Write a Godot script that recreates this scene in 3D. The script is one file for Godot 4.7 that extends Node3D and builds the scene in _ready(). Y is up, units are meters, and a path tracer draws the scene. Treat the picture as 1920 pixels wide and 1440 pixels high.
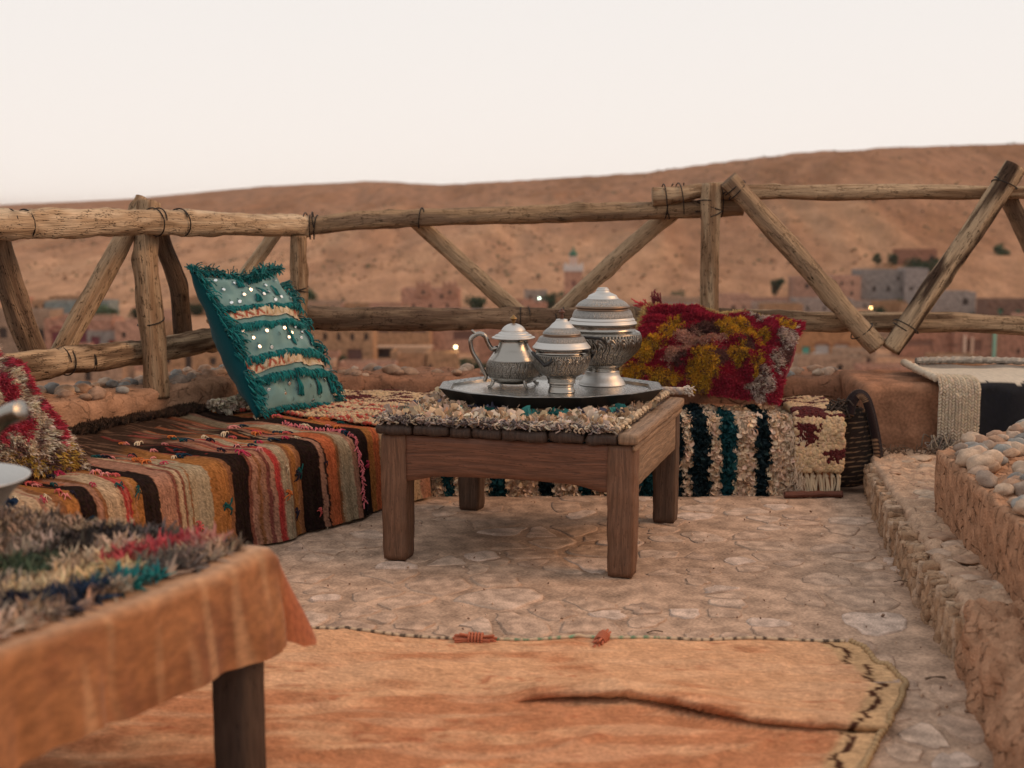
extends Node3D
# A roof terrace with rugs, cushions, a low tea table and a log fence, above a desert town at dusk.

var rng := RandomNumberGenerator.new()
var nz := FastNoiseLite.new()
var mats := {}
var tex := {}
var taken := {}


# ---------------------------------------------------------------- mesh buffer
class Buf:
	var v := PackedVector3Array()
	var t := PackedVector2Array()
	var c := PackedColorArray()
	var i := PackedInt32Array()

	func vert(p: Vector3, uv := Vector2.ZERO, k := Color.WHITE) -> int:
		v.append(p)
		t.append(uv)
		c.append(k)
		return v.size() - 1

	func tri(a: int, b: int, d: int) -> void:   # counter-clockwise seen from outside
		i.append(a)
		i.append(d)
		i.append(b)

	func quad(a: int, b: int, d: int, e: int) -> void:
		tri(a, b, d)
		tri(a, d, e)

	func face(a: Vector3, b: Vector3, d: Vector3, e: Vector3, k := Color.WHITE, s := Vector2.ONE) -> void:
		var w := (b - a).length() * s.x
		var h := (e - a).length() * s.y
		quad(vert(a, Vector2(0, 0), k), vert(b, Vector2(w, 0), k), vert(d, Vector2(w, h), k), vert(e, Vector2(0, h), k))

	func grid(nu: int, nv: int, f: Callable, col = null, us := 1.0, vs := 1.0, flip := false) -> void:
		var at := v.size()
		for b in nv + 1:
			for a in nu + 1:
				var u := float(a) / nu
				var w := float(b) / nv
				var k := Color.WHITE
				if col != null:
					k = col.call(u, w)
				vert(f.call(u, w), Vector2(u * us, w * vs), k)
		for b in nv:
			for a in nu:
				var p := at + b * (nu + 1) + a
				if flip:
					quad(p, p + nu + 1, p + nu + 2, p + 1)
				else:
					quad(p, p + 1, p + nu + 2, p + nu + 1)

	func box(o: Vector3, s: Vector3, k := Color.WHITE) -> void:   # centre and size
		var h := s / 2
		for ax in 3:
			for sg in [-1.0, 1.0]:
				var n := Vector3.ZERO
				n[ax] = sg
				var a := Vector3.ZERO
				a[(ax + 1) % 3] = sg
				var b := Vector3.ZERO
				b[(ax + 2) % 3] = 1.0
				face(o + (n - a - b) * h, o + (n + a - b) * h, o + (n + a + b) * h, o + (n - a + b) * h, k)

	func mesh(m: Material, weld := false) -> ArrayMesh:
		var n := PackedVector3Array()
		n.resize(v.size())
		for j in range(0, i.size(), 3):
			var a := i[j]
			var b := i[j + 2]
			var d := i[j + 1]
			var f := (v[b] - v[a]).cross(v[d] - v[a])
			n[a] += f
			n[b] += f
			n[d] += f
		if weld:
			var at := {}
			for j in v.size():
				var key := Vector3i((v[j] * 20000.0).round())
				at[key] = at.get(key, Vector3.ZERO) + n[j]
			for j in v.size():
				n[j] = at[Vector3i((v[j] * 20000.0).round())]
		for j in n.size():
			n[j] = n[j].normalized() if n[j].length_squared() > 1e-30 else Vector3.UP
		var ar := []
		ar.resize(Mesh.ARRAY_MAX)
		ar[Mesh.ARRAY_VERTEX] = v
		ar[Mesh.ARRAY_NORMAL] = n
		ar[Mesh.ARRAY_TEX_UV] = t
		ar[Mesh.ARRAY_COLOR] = c
		ar[Mesh.ARRAY_INDEX] = i
		var out := ArrayMesh.new()
		out.add_surface_from_arrays(Mesh.PRIMITIVE_TRIANGLES, ar)
		out.surface_set_material(0, m)
		return out


# ---------------------------------------------------------------- nodes
func tag(o: Node3D, label: String, category: String, group := "", kind := "") -> void:
	o.set_meta("label", label)
	if category:
		o.set_meta("category", category)
	if group:
		o.set_meta("group", group)
	if kind:
		o.set_meta("kind", kind)


func named(n: String) -> String:
	var k: int = taken.get(n, 0)
	taken[n] = k + 1
	return n if k == 0 else "%s_%03d" % [n, k]


func thing(n: String, label: String, category: String, at := Vector3.ZERO, turn := 0.0, group := "") -> Node3D:
	var o := Node3D.new()
	o.name = named(n)
	o.position = at
	o.rotation.y = turn
	tag(o, label, category, group)
	add_child(o)
	return o


func part(owner_: Node3D, n: String, m: Mesh, at := Transform3D()) -> MeshInstance3D:
	var o := MeshInstance3D.new()
	o.name = n
	o.mesh = m
	o.transform = at
	owner_.add_child(o, true)
	return o


func solo(n: String, m: Mesh, label: String, category: String, kind := "", group := "") -> MeshInstance3D:
	var o := MeshInstance3D.new()
	o.name = named(n)
	o.mesh = m
	tag(o, label, category, group, kind)
	add_child(o)
	return o


func many(owner_: Node3D, n: String, m: Mesh, places: Array, cols := []) -> MultiMeshInstance3D:
	var mm := MultiMesh.new()
	mm.transform_format = MultiMesh.TRANSFORM_3D
	mm.use_colors = cols.size() > 0
	mm.mesh = m
	mm.instance_count = places.size()
	for k in places.size():
		mm.set_instance_transform(k, places[k])
		if cols.size():
			mm.set_instance_color(k, cols[k])
	var o := MultiMeshInstance3D.new()
	o.name = n
	o.multimesh = mm
	o.set_meta("kind", "stuff")
	owner_.add_child(o, true)
	return o


# ---------------------------------------------------------------- little maths
func n3(p: Vector3, f := 1.0) -> float:
	return nz.get_noise_3d(p.x * f, p.y * f, p.z * f)


func sm(a: float, b: float, x: float) -> float:
	return smoothstep(a, b, x)


func rr(a: float, b: float) -> float:
	return rng.randf_range(a, b)


func jit(c: Color, k: float) -> Color:
	var m := 1.0 + rr(-k, k)
	return Color(c.r * m * (1 + rr(-k, k) * .25), c.g * m * (1 + rr(-k, k) * .25), c.b * m * (1 + rr(-k, k) * .25))


func facing(n: Vector3, spin := 0.0) -> Basis:   # y axis along n, turned about it
	var y := n.normalized()
	var x := y.cross(Vector3.FORWARD)
	if x.length() < .01:
		x = y.cross(Vector3.RIGHT)
	x = x.normalized()
	return Basis(y, spin) * Basis(x, y, x.cross(y))


func spline(pts: Array, u: float) -> Vector3:
	var n := pts.size() - 1
	var f := clampf(u, 0, 1) * n
	var k := mini(int(f), n - 1)
	var p0: Vector3 = pts[maxi(k - 1, 0)]
	var p1: Vector3 = pts[k]
	var p2: Vector3 = pts[k + 1]
	var p3: Vector3 = pts[mini(k + 2, n)]
	return p1.cubic_interpolate(p2, p0, p3, f - k)


# ---------------------------------------------------------------- shapes
# a tube along points; rad is a number or a callable of (u along 0..1, angle)
func tube(b: Buf, pts: Array, rad, sides := 8, rings := 12, col = null, caps := true, us := 1.0, vs := 1.0) -> void:
	var at := b.v.size()
	var ends := []
	var side := Vector3.ZERO
	var run := 0.0
	var last := Vector3.ZERO
	for r in rings + 1:
		var u := float(r) / rings
		var p := spline(pts, u)
		var d := (spline(pts, minf(u + .01, 1)) - spline(pts, maxf(u - .01, 0))).normalized()
		if r == 0:
			side = d.cross(Vector3.UP)
			if side.length() < .2:
				side = d.cross(Vector3.RIGHT)
		else:
			run += p.distance_to(last)
		last = p
		side = (side - d * side.dot(d)).normalized()
		var up := side.cross(d)
		for s in sides + 1:
			var a := TAU * s / sides
			var q: float = rad.call(u, a) if rad is Callable else rad
			var pos := p + (side * cos(a) + up * sin(a)) * q
			b.vert(pos, Vector2(float(s) / sides * us, run * vs), col.call(u, a, pos) if col != null else Color.WHITE)
		if r == 0 or r == rings:
			ends.append([p, d * (-1.0 if r == 0 else 1.0)])
	for r in rings:
		for s in sides:
			var p := at + r * (sides + 1) + s
			b.quad(p, p + sides + 1, p + sides + 2, p + 1)
	if caps:
		for e in 2:
			var first := at + (0 if e == 0 else rings * (sides + 1))
			var k: Color = b.c[first]
			var mid := b.vert(ends[e][0] + ends[e][1] * .002, Vector2(.5, .5), k * .8)
			var ring := []
			for s in sides + 1:
				ring.append(b.vert(b.v[first + s], Vector2(.5 + .3 * cos(TAU * s / sides), .5 + .04 * sin(TAU * s / sides)), k * .9))
			for s in sides:
				if e == 0:
					b.tri(mid, ring[s], ring[s + 1])
				else:
					b.tri(mid, ring[s + 1], ring[s])


# a weathered log: two tones, knots, an uneven round
func log_mesh(pts: Array, r0: float, r1: float, seed_: int, m: Material, ca: Color, cb: Color, rough := .09) -> ArrayMesh:
	var b := Buf.new()
	var len_ := 0.0
	for k in 20:
		len_ += spline(pts, (k + 1) / 20.0).distance_to(spline(pts, k / 20.0))
	var o := Vector3(seed_ * 7.3, seed_ * 3.1, seed_ * 1.7)
	var knots := []
	rng.seed = seed_ * 91 + 5
	for k in int(len_ * 2.2) + 1:
		knots.append([rr(.05, .95), rr(0, TAU), rr(.12, .3)])
	var rad := func(u: float, a: float) -> float:
		var q := Vector3(cos(a) * .55, sin(a) * .55, u * len_ * 2.6)
		var r := lerpf(r0, r1, u) * (1 + rough * nz.get_noise_3dv((q + o) * 1.1) * 1.6 + rough * .8 * nz.get_noise_3dv((q * 3.1 + o)))
		r *= 1 + rough * .5 * nz.get_noise_2d(cos(a) * 6 + o.x, sin(a) * 6 + u * len_ * .6)
		for kn in knots:
			var du: float = (u - kn[0]) * len_ / .035
			var da: float = wrapf(a - kn[1], -PI, PI) / .55
			r += r0 * kn[2] * exp(-du * du - da * da)
		return r
	var col := func(u: float, a: float, p: Vector3) -> Color:
		var q := Vector3(cos(a) * .8, sin(a) * .8, u * len_ * 1.4)
		var w := sm(-.25, .35, nz.get_noise_3dv(q * 1.3 + o) + .5 * nz.get_noise_3dv(q * 4.0 + o))
		var k := ca.lerp(cb, w)
		for kn in knots:
			var du: float = (u - kn[0]) * len_ / .02
			var da: float = wrapf(a - kn[1], -PI, PI) / .3
			k = k.lerp(cb * .35, .9 * exp(-(du * du + da * da) * 1.2))
		return k
	tube(b, pts, rad, 26, maxi(int(len_ / .022), 8), col, true, 1.0, 1.6)
	return b.mesh(m, true)


# box of given size about the origin, with rounded edges and an uneven skin; bend maps each point at the end
func rough_box(b: Buf, size: Vector3, step: float, rnd: float, amp: float, freq: float, off: Vector3, bend = null, col = null) -> void:
	var h := size / 2
	var inner := Vector3(maxf(h.x - rnd, 0), maxf(h.y - rnd, 0), maxf(h.z - rnd, 0))
	for ax in 3:
		var a1 := (ax + 1) % 3
		var a2 := (ax + 2) % 3
		var nu := maxi(int(ceil(size[a1] / step)), 2)
		var nv := maxi(int(ceil(size[a2] / step)), 2)
		for sg in [-1.0, 1.0]:
			var f := func(u: float, w: float) -> Vector3:
				var p := Vector3.ZERO
				p[ax] = h[ax] * sg
				p[a1] = (u * 2 - 1) * h[a1] * sg
				p[a2] = (w * 2 - 1) * h[a2]
				var core := p.clamp(-inner, inner)
				var d := p - core
				if d.length() > 1e-6:
					d = d.normalized()
					p = core + d * rnd
				var q := (p + off) * freq
				p += d * amp * (nz.get_noise_3dv(q) + .5 * nz.get_noise_3dv(q * 2.7 + Vector3(9, 3, 5)) + .25 * nz.get_noise_3dv(q * 6.1))
				return bend.call(p) if bend != null else p
			b.grid(nu, nv, f, null, size[a1], size[a2])
	if col != null:
		for j in b.v.size():
			b.c[j] = col.call(b.v[j])


# a mud wall on a four-cornered footprint (x, z pairs: near left, near right, far right, far left)
func mud_slab(fp: Array, y0: float, y1: float, step: float, rnd: float, amp: float, freq: float, seed_: float) -> Buf:
	var w: float = (fp[0].distance_to(fp[1]) + fp[3].distance_to(fp[2])) / 2
	var d: float = (fp[1].distance_to(fp[2]) + fp[0].distance_to(fp[3])) / 2
	var size := Vector3(w, y1 - y0, d)
	var bend := func(p: Vector3) -> Vector3:
		var u := p.x / size.x + .5
		var v := .5 - p.z / size.z
		var a: Vector2 = fp[0].lerp(fp[1], u).lerp(fp[3].lerp(fp[2], u), v)
		return Vector3(a.x, p.y + (y0 + y1) / 2, a.y)
	var b := Buf.new()
	rough_box(b, size, step, rnd, amp, freq, Vector3(seed_, seed_ * .7, 0), bend)
	return b


func lathe(b: Buf, prof: Array, sides := 64, wob := 0.0, col := Color.WHITE) -> void:   # prof: [radius, height] from the foot up
	var n := prof.size()
	var at := b.v.size()
	var run := 0.0
	for r in n:
		if r:
			run += Vector2(prof[r][0], prof[r][1]).distance_to(Vector2(prof[r - 1][0], prof[r - 1][1]))
		for s in sides + 1:
			var a := TAU * s / sides
			var q: float = prof[r][0] * (1 + wob * sin(a * 2 + r * .4))
			b.vert(Vector3(cos(a) * q, prof[r][1], -sin(a) * q), Vector2(float(s) / sides, run), col)
	for r in n - 1:
		for s in sides:
			var p := at + r * (sides + 1) + s
			b.quad(p, p + 1, p + sides + 2, p + sides + 1)


func smooth_profile(pts: Array, per := 4) -> Array:
	var out := []
	for k in pts.size() - 1:
		var p0: Vector2 = pts[maxi(k - 1, 0)]
		var p1: Vector2 = pts[k]
		var p2: Vector2 = pts[k + 1]
		var p3: Vector2 = pts[mini(k + 2, pts.size() - 1)]
		for j in per:
			var q := p1.cubic_interpolate(p2, p0.lerp(p1, .35), p3.lerp(p2, .35), float(j) / per)
			out.append([maxf(q.x, 0), q.y])
	out.append([pts[-1].x, pts[-1].y])
	return out


# ---------------------------------------------------------------- textures and materials
func grey(n: String, w: int, h: int, f: Callable) -> ImageTexture:
	if not tex.has(n):
		var d := PackedByteArray()
		d.resize(w * h)
		var k := 0
		for y in h:
			for x in w:
				d[k] = clampi(int(f.call(x, y) * 255.0), 0, 255)
				k += 1
		tex[n] = ImageTexture.create_from_image(Image.create_from_data(w, h, false, Image.FORMAT_L8, d))
	return tex[n]


func fnl(type: int, freq: float, seed_: int, oct := 5) -> FastNoiseLite:
	var f := FastNoiseLite.new()
	f.noise_type = type
	f.frequency = freq
	f.seed = seed_
	f.fractal_octaves = oct
	return f


func mat(n: String, c: Color, rough := .9, opts := {}) -> StandardMaterial3D:
	if not mats.has(n):
		var m := StandardMaterial3D.new()
		m.albedo_color = c.linear_to_srgb()
		m.roughness = rough
		m.vertex_color_use_as_albedo = opts.get("vc", false)
		m.metallic = opts.get("metal", 0.0)
		m.metallic_specular = opts.get("spec", .35)
		if opts.has("map"):
			m.albedo_texture = opts.map
		if opts.has("bump"):
			m.heightmap_enabled = true
			m.heightmap_texture = opts.bump
			m.heightmap_scale = opts.get("depth", .2)
		if opts.has("tri"):
			m.uv1_triplanar = true
			m.uv1_world_triplanar = opts.get("world", true)
			m.uv1_scale = Vector3.ONE * opts.tri
		if opts.has("uv"):
			m.uv1_scale = Vector3(opts.uv.x, opts.uv.y, 1)
		if opts.has("rim"):
			m.rim_enabled = true
			m.rim = opts.rim
			m.rim_tint = .7
		if opts.has("roughmap"):
			m.roughness_texture = opts.roughmap
		if opts.get("two", true):
			m.cull_mode = BaseMaterial3D.CULL_DISABLED
		mats[n] = m
	return mats[n]


func make_textures() -> void:
	# wood: streaks along v, wrapping round u
	var s := fnl(FastNoiseLite.TYPE_SIMPLEX_SMOOTH, 1.0, 3, 4)
	grey("wood", 256, 512, func(x: int, y: int) -> float:
		var a := TAU * x / 256.0
		var v := TAU * y / 512.0
		var cv := Vector2(cos(v), sin(v))
		var g := s.get_noise_3d(cos(a) * 7.0 + cv.x * .5, sin(a) * 7.0 + cv.y * .5, cv.x * .9)
		var fine := s.get_noise_3d(cos(a) * 22.0 + cv.x, sin(a) * 22.0 + cv.y, cv.y * 1.2 + 5)
		var crack := absf(s.get_noise_3d(cos(a) * 5.0 + 20, sin(a) * 5.0 + cv.x * .6, cv.y * .7 + 9))
		return .80 + .16 * g + .14 * fine - .62 * (1.0 - sm(.0, .045, crack)) * sm(-.25, .25, s.get_noise_2d(cv.x * 1.5 + 3, cv.y * 1.5 + a)))
	# mud plaster: lumps, cracks, straw
	var n1 := fnl(FastNoiseLite.TYPE_SIMPLEX_SMOOTH, .012, 7, 6).get_seamless_image(512, 512)
	var cell := fnl(FastNoiseLite.TYPE_CELLULAR, .022, 11, 1)
	cell.fractal_type = FastNoiseLite.FRACTAL_NONE
	cell.cellular_return_type = FastNoiseLite.RETURN_DISTANCE2_SUB
	cell.domain_warp_enabled = true
	cell.domain_warp_amplitude = 18.0
	cell.domain_warp_frequency = .02
	var n2 := cell.get_seamless_image(512, 512)
	var n3_ := fnl(FastNoiseLite.TYPE_SIMPLEX_SMOOTH, .11, 21, 3).get_seamless_image(512, 512)
	var d1 := n1.get_data()
	var d2 := n2.get_data()
	var d3 := n3_.get_data()
	grey("mud_height", 512, 512, func(x: int, y: int) -> float:
		var k := y * 512 + x
		var crack := (1.0 - sm(.02, .12, d2[k] / 255.0)) * sm(.42, .62, d1[(k * 1 + 77 * 512) % 262144] / 255.0)
		return .25 + .45 * d1[k] / 255.0 + .25 * d3[k] / 255.0 - .5 * crack)
	grey("mud", 512, 512, func(x: int, y: int) -> float:
		var k := y * 512 + x
		var crack := (1.0 - sm(.02, .10, d2[k] / 255.0)) * sm(.42, .62, d1[(k * 1 + 77 * 512) % 262144] / 255.0)
		return .70 + .30 * (d1[k] / 255.0 - .5) + .22 * (d3[k] / 255.0 - .5) - .28 * crack + .12)
	# dust: soft, with pebbly grain
	grey("dust", 512, 512, func(x: int, y: int) -> float:
		var k := y * 512 + x
		return .82 + .36 * (d1[k] / 255.0 - .5) + .26 * (d3[k] / 255.0 - .5))
	# a flat weave: over and under threads, thick and thin
	grey("weave", 256, 256, func(x: int, y: int) -> float:
		var k := (y * 2) * 512 + x * 2
		var row := sin(y * TAU / 8.0 + (d1[k] / 255.0 - .5) * 3.0)
		var colm := sin(x * TAU / 8.0 + PI * float((y / 8) % 2))
		return .55 + .28 * absf(row) * (.7 + .3 * colm) + .3 * (d3[k] / 255.0 - .5))
	# chased silver: scrolls and lozenges between bands
	grey("chase", 512, 128, func(x: int, y: int) -> float:
		var u := x / 512.0 * 20.0 + .12 * sin(y * .11)
		var v := y / 128.0
		var p := fposmod(u, 1.0) - .5
		var loz := absf(absf(p) * 1.6 + absf(v - .5) * 1.1 - .42)
		var loz2 := absf(absf(p) * 1.6 + absf(v - .5) * 1.1 - .22)
		var q := Vector2(fposmod(u + .5, 1.0) - .5, v - .5)
		var scroll := sin(q.length() * 46.0 + atan2(q.y, q.x) * 2.0)
		var k := (y * 3 % 512) * 512 + x
		var h := .5
		if v > .12 and v < .88:
			h = .55 - .35 * (1.0 - sm(.02, .07, loz)) + .25 * (1.0 - sm(.01, .05, loz2)) + .16 * scroll * sm(.1, .3, loz)
		elif v > .06 and v < .94:
			h = .5 + .35 * sin(x / 512.0 * TAU * 70.0)
		return h + .12 * (d3[k] / 255.0 - .5))
	var chase_data: PackedByteArray = tex.chase.get_image().get_data()
	grey("chase_dark", 512, 128, func(x: int, y: int) -> float:
		var k := y * 512 + x
		var hgt: float = chase_data[k] / 255.0
		return lerpf(.45, 1.0, sm(.25, .62, hgt)) * (.9 + .25 * (d1[(k * 7) % 262144] / 255.0 - .5)))
	# a plain scratched skin for old tin
	grey("scuff", 256, 256, func(x: int, y: int) -> float:
		var k := (y * 2) * 512 + x * 2
		return .42 + .5 * (d1[k] / 255.0 - .35) + .2 * (d3[k] / 255.0 - .5))
	# flat-woven wool seen close: short picks of uneven colour
	grey("picks", 512, 512, func(x: int, y: int) -> float:
		var k := (y * 3 % 512) * 512 + (x / 4 + 128 * (y % 4)) % 512
		var q := (y * 512 + x) % 262144
		return .86 + .30 * (d3[k] / 255.0 - .5) + .16 * (d3[q] / 255.0 - .5) + .14 * (d1[q] / 255.0 - .5))
	# old sawn boards: close fine grain with a few dark lines
	grey("grain", 256, 512, func(x: int, y: int) -> float:
		var a := TAU * x / 256.0
		var v := TAU * y / 512.0
		var cv := Vector2(cos(v), sin(v))
		var g := s.get_noise_3d(cos(a) * 5.0 + cv.x * .4, sin(a) * 5.0 + cv.y * .4, cv.x * .5)
		var fine := s.get_noise_3d(cos(a) * 26.0 + cv.x * .5, sin(a) * 26.0 + cv.y * .5, cv.y * .6 + 5)
		var line_ := 1.0 - sm(.0, .07, absf(s.get_noise_3d(cos(a) * 13.0 + cv.x * .4 + 7, sin(a) * 13.0, cv.y * .4)))
		return .82 + .20 * g + .20 * fine - .22 * line_ * sm(-.2, .3, g))
	# suede
	grey("suede", 512, 512, func(x: int, y: int) -> float:
		var k := y * 512 + x
		var m := (x * 512 + y) % 262144
		return .88 + .22 * (d1[k] / 255.0 - .5) + .12 * (d3[m] / 255.0 - .5))
	# far hillside: blotches, strata and scrub
	grey("hill", 512, 512, func(x: int, y: int) -> float:
		var k := y * 512 + x
		var m := ((y * 7) % 512) * 512 + (x * 5) % 512
		return .84 + .22 * (d1[k] / 255.0 - .5) + .14 * (d1[m] / 255.0 - .5) + .22 * (d3[k] / 255.0 - .5) - (.30 if d3[m] > 205 else 0.0))


# ---------------------------------------------------------------- the place
func _ready() -> void:
	nz.noise_type = FastNoiseLite.TYPE_SIMPLEX_SMOOTH
	nz.frequency = 1.0
	nz.fractal_type = FastNoiseLite.FRACTAL_NONE
	nz.seed = 4
	camera_and_light()
	make_textures()
	terrain()
	terrace_floor()
	walls()
	benches()
	fences()
	town()
	striped_rug()
	wool_rug()
	patchwork_rug()
	kilim()
	tea_table()
	silver()
	near_table()
	cushions()
	wall_blanket()
	woven_bag()
	odds_and_ends()


func camera_and_light() -> void:
	var cam := Camera3D.new()
	cam.name = "camera"
	cam.position = Vector3(0, 1.06, 0)
	cam.rotation.x = -atan(320.0 / 2500.0)
	cam.fov = rad_to_deg(2 * atan(720.0 / 2500.0))
	cam.near = .05
	cam.far = 12000
	var lens := CameraAttributesPhysical.new()
	lens.frustum_focal_length = 41.667
	lens.frustum_focus_distance = 4.25
	lens.frustum_near = .05
	lens.frustum_far = 12000
	lens.exposure_aperture = 2.8
	cam.attributes = lens
	add_child(cam)
	cam.current = true
	var sky := ProceduralSkyMaterial.new()
	sky.sky_top_color = Color(.93, .93, .93)
	sky.sky_horizon_color = Color(.992, .95, .915)
	sky.sky_curve = .16
	sky.ground_horizon_color = Color(.62, .45, .34)
	sky.ground_bottom_color = Color(.5, .36, .28)
	sky.sun_angle_max = 1.0
	var env := Environment.new()
	env.background_mode = Environment.BG_SKY
	env.sky = Sky.new()
	env.sky.sky_material = sky
	env.background_energy_multiplier = 1.0
	env.tonemap_mode = Environment.TONE_MAPPER_LINEAR
	env.tonemap_exposure = 1.0
	env.sdfgi_enabled = true
	env.ssao_enabled = true
	env.ssil_enabled = true
	env.fog_enabled = true
	env.fog_density = .00006
	env.fog_light_color = Color(.97, .90, .85)
	var we := WorldEnvironment.new()
	we.name = "environment"
	we.environment = env
	add_child(we)
	var sun := DirectionalLight3D.new()
	sun.name = "evening_sun"
	sun.light_energy = .5
	sun.light_color = Color(1.0, .76, .52)
	sun.light_angular_distance = 30.0
	sun.shadow_enabled = true
	sun.look_at_from_position(Vector3(6, 4.2, .5), Vector3.ZERO)
	sun.sky_mode = DirectionalLight3D.SKY_MODE_LIGHT_ONLY
	add_child(sun)


# ---------------------------------------------------------------- land
var ridge_x := [-0.60, -.384, -.284, -.184, -.104, -.088, -.052, .016, .096, .156, .216, .296, .384, .7]
var ridge_e := [.000, .006, .0108, .02, .024, .0232, .0212, .0252, .030, .038, .0452, .0492, .052, .054]


func ridge(tx: float) -> Vector2:   # (height, distance) of the skyline in the direction x / depth
	var k := 0
	while k < ridge_x.size() - 2 and tx > ridge_x[k + 1]:
		k += 1
	var u := clampf((tx - ridge_x[k]) / (ridge_x[k + 1] - ridge_x[k]), 0, 1)
	var d := lerpf(1700, 950, sm(-.3, .3, tx))
	return Vector2(lerpf(ridge_e[k], ridge_e[k + 1], u) * d + 1.0, d)


func ground_height(x: float, z: float) -> float:
	var depth := maxf(-z, 1.0)
	var r := depth
	var rd := ridge(x / depth)
	var p := Vector3(x, 0, z)
	var low := -1.6 - .124 * minf(r, 230)
	if r < 430:
		return low + n3(p, .02) * .5 * sm(20, 80, r)
	var t := (r - 430) / (rd.y - 430)
	var bumps := nz.get_noise_2d(x * .008, z * .002) * 7 + nz.get_noise_2d(x * .024 + 40, z * .005) * 3
	bumps -= absf(nz.get_noise_2d(x * .017 + .6 * nz.get_noise_2d(x * .01, z * .004), z * .0025)) * 6
	if t < 1:
		var h := lerpf(low, rd.x, pow(t, .92))
		h += bumps * sm(0, .25, t) * (1 - sm(.78, 1.0, t)) * .8
		h += nz.get_noise_2d(x * .05, z * .02) * .5
		var st := h / 9.0
		h = lerpf(h, (floorf(st) + sm(.25, .75, st - floorf(st))) * 9.0, .12 * sm(.35, .7, t) * (1 - sm(.9, 1.0, t)))
		return h
	return rd.x - (t - 1) * 6.0 + nz.get_noise_2d(x * .03, z * .01) * .5


func terrain() -> void:
	var b := Buf.new()
	var nu := 420
	var nv := 260
	var pos := func(u: float, v: float) -> Vector3:
		var depth := 7.0 * pow(9000.0 / 7.0, v)
		if v > .5:
			depth = lerpf(depth, lerpf(251.0, 3200.0, (v - .5) / .5), 1 - sm(.85, 1.0, v))
		var w := (u - .5) * 2
		var x := depth * (.62 * w + .9 * w * w * w * absf(w)) + w * 25
		return Vector3(x, ground_height(x, -depth), -depth)
	var col := func(u: float, v: float) -> Color:
		return Color.WHITE
	b.grid(nu, nv, pos, col)
	for j in b.v.size():
		var p := b.v[j]
		var r := -p.z
		var rd := ridge(p.x / maxf(r, 1.0))
		var t := (r - 430) / (rd.y - 430)
		var w := nz.get_noise_2d(p.x * .010, p.z * .0030) + .6 * nz.get_noise_2d(p.x * .032 + 9, p.z * .009) + .45 * nz.get_noise_2d(p.x * .10, p.z * .022)
		var high := sm(.12, .5, t + .22 * nz.get_noise_2d(p.x * .006 + 3, p.z * .0012))
		var k := Color(.51, .287, .172).lerp(Color(.385, .202, .118), high)
		k = k.lerp(Color(.30, .148, .08), .85 * sm(-.1, .8, w) * (.35 + .65 * high))
		k = k.lerp(Color(.58, .34, .20), .5 * sm(.15, .6, nz.get_noise_2d(p.x * .014 + 31, p.z * .003)) * sm(.0, .2, t) * sm(.75, .4, t))
		k = k.lerp(Color(.50, .29, .18), 1 - sm(300, 430, r))
		b.t[j] = Vector2(p.x / 80.0, p.z / 330.0)
		b.c[j] = k
	var m := mat("hill", Color.WHITE, 1.0, {"vc": true, "map": tex.hill, "spec": .1})
	# dry scrub dotted over the slopes
	var bush := Buf.new()
	bush.grid(7, 5, func(u: float, v: float) -> Vector3:
		var a := -TAU * u
		var e := (v - .5) * PI
		var q := Vector3(cos(a) * cos(e), sin(e) * .6 + .2, sin(a) * cos(e))
		return q * (1 + .5 * n3(q, 1.9)))
	rng.seed = 311
	var at := []
	var cols := []
	while at.size() < 3000:
		var depth := 440.0 + 700.0 * rng.randf()
		var x := rr(-.5, .5) * depth
		if nz.get_noise_2d(x * .02, depth * .006) < rr(-.5, .5):
			continue
		at.append(Transform3D(Basis().scaled(Vector3.ONE * rr(.3, .95)), Vector3(x, ground_height(x, -depth), -depth)))
		cols.append(jit(Color(.21, .118, .066) if rng.randf() < .7 else Color(.09, .085, .05), .3))
	many(self, "scrub", bush.mesh(mat("scrub", Color.WHITE, 1.0, {"vc": true})), at, cols).set_meta("label", "sparse dry scrub dotted over the brown hillside")
	get_node("scrub").set_meta("category", "scrub")
	solo("terrain", b.mesh(m), "bare brown desert valley rising to long flat-topped hills behind the town", "hillside", "structure")


# ---------------------------------------------------------------- terrace
var floor_at := [Vector2(-1.75, -2.0), Vector2(1.75, -2.0), Vector2(1.75, -5.6), Vector2(-1.75, -5.6)]


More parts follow.
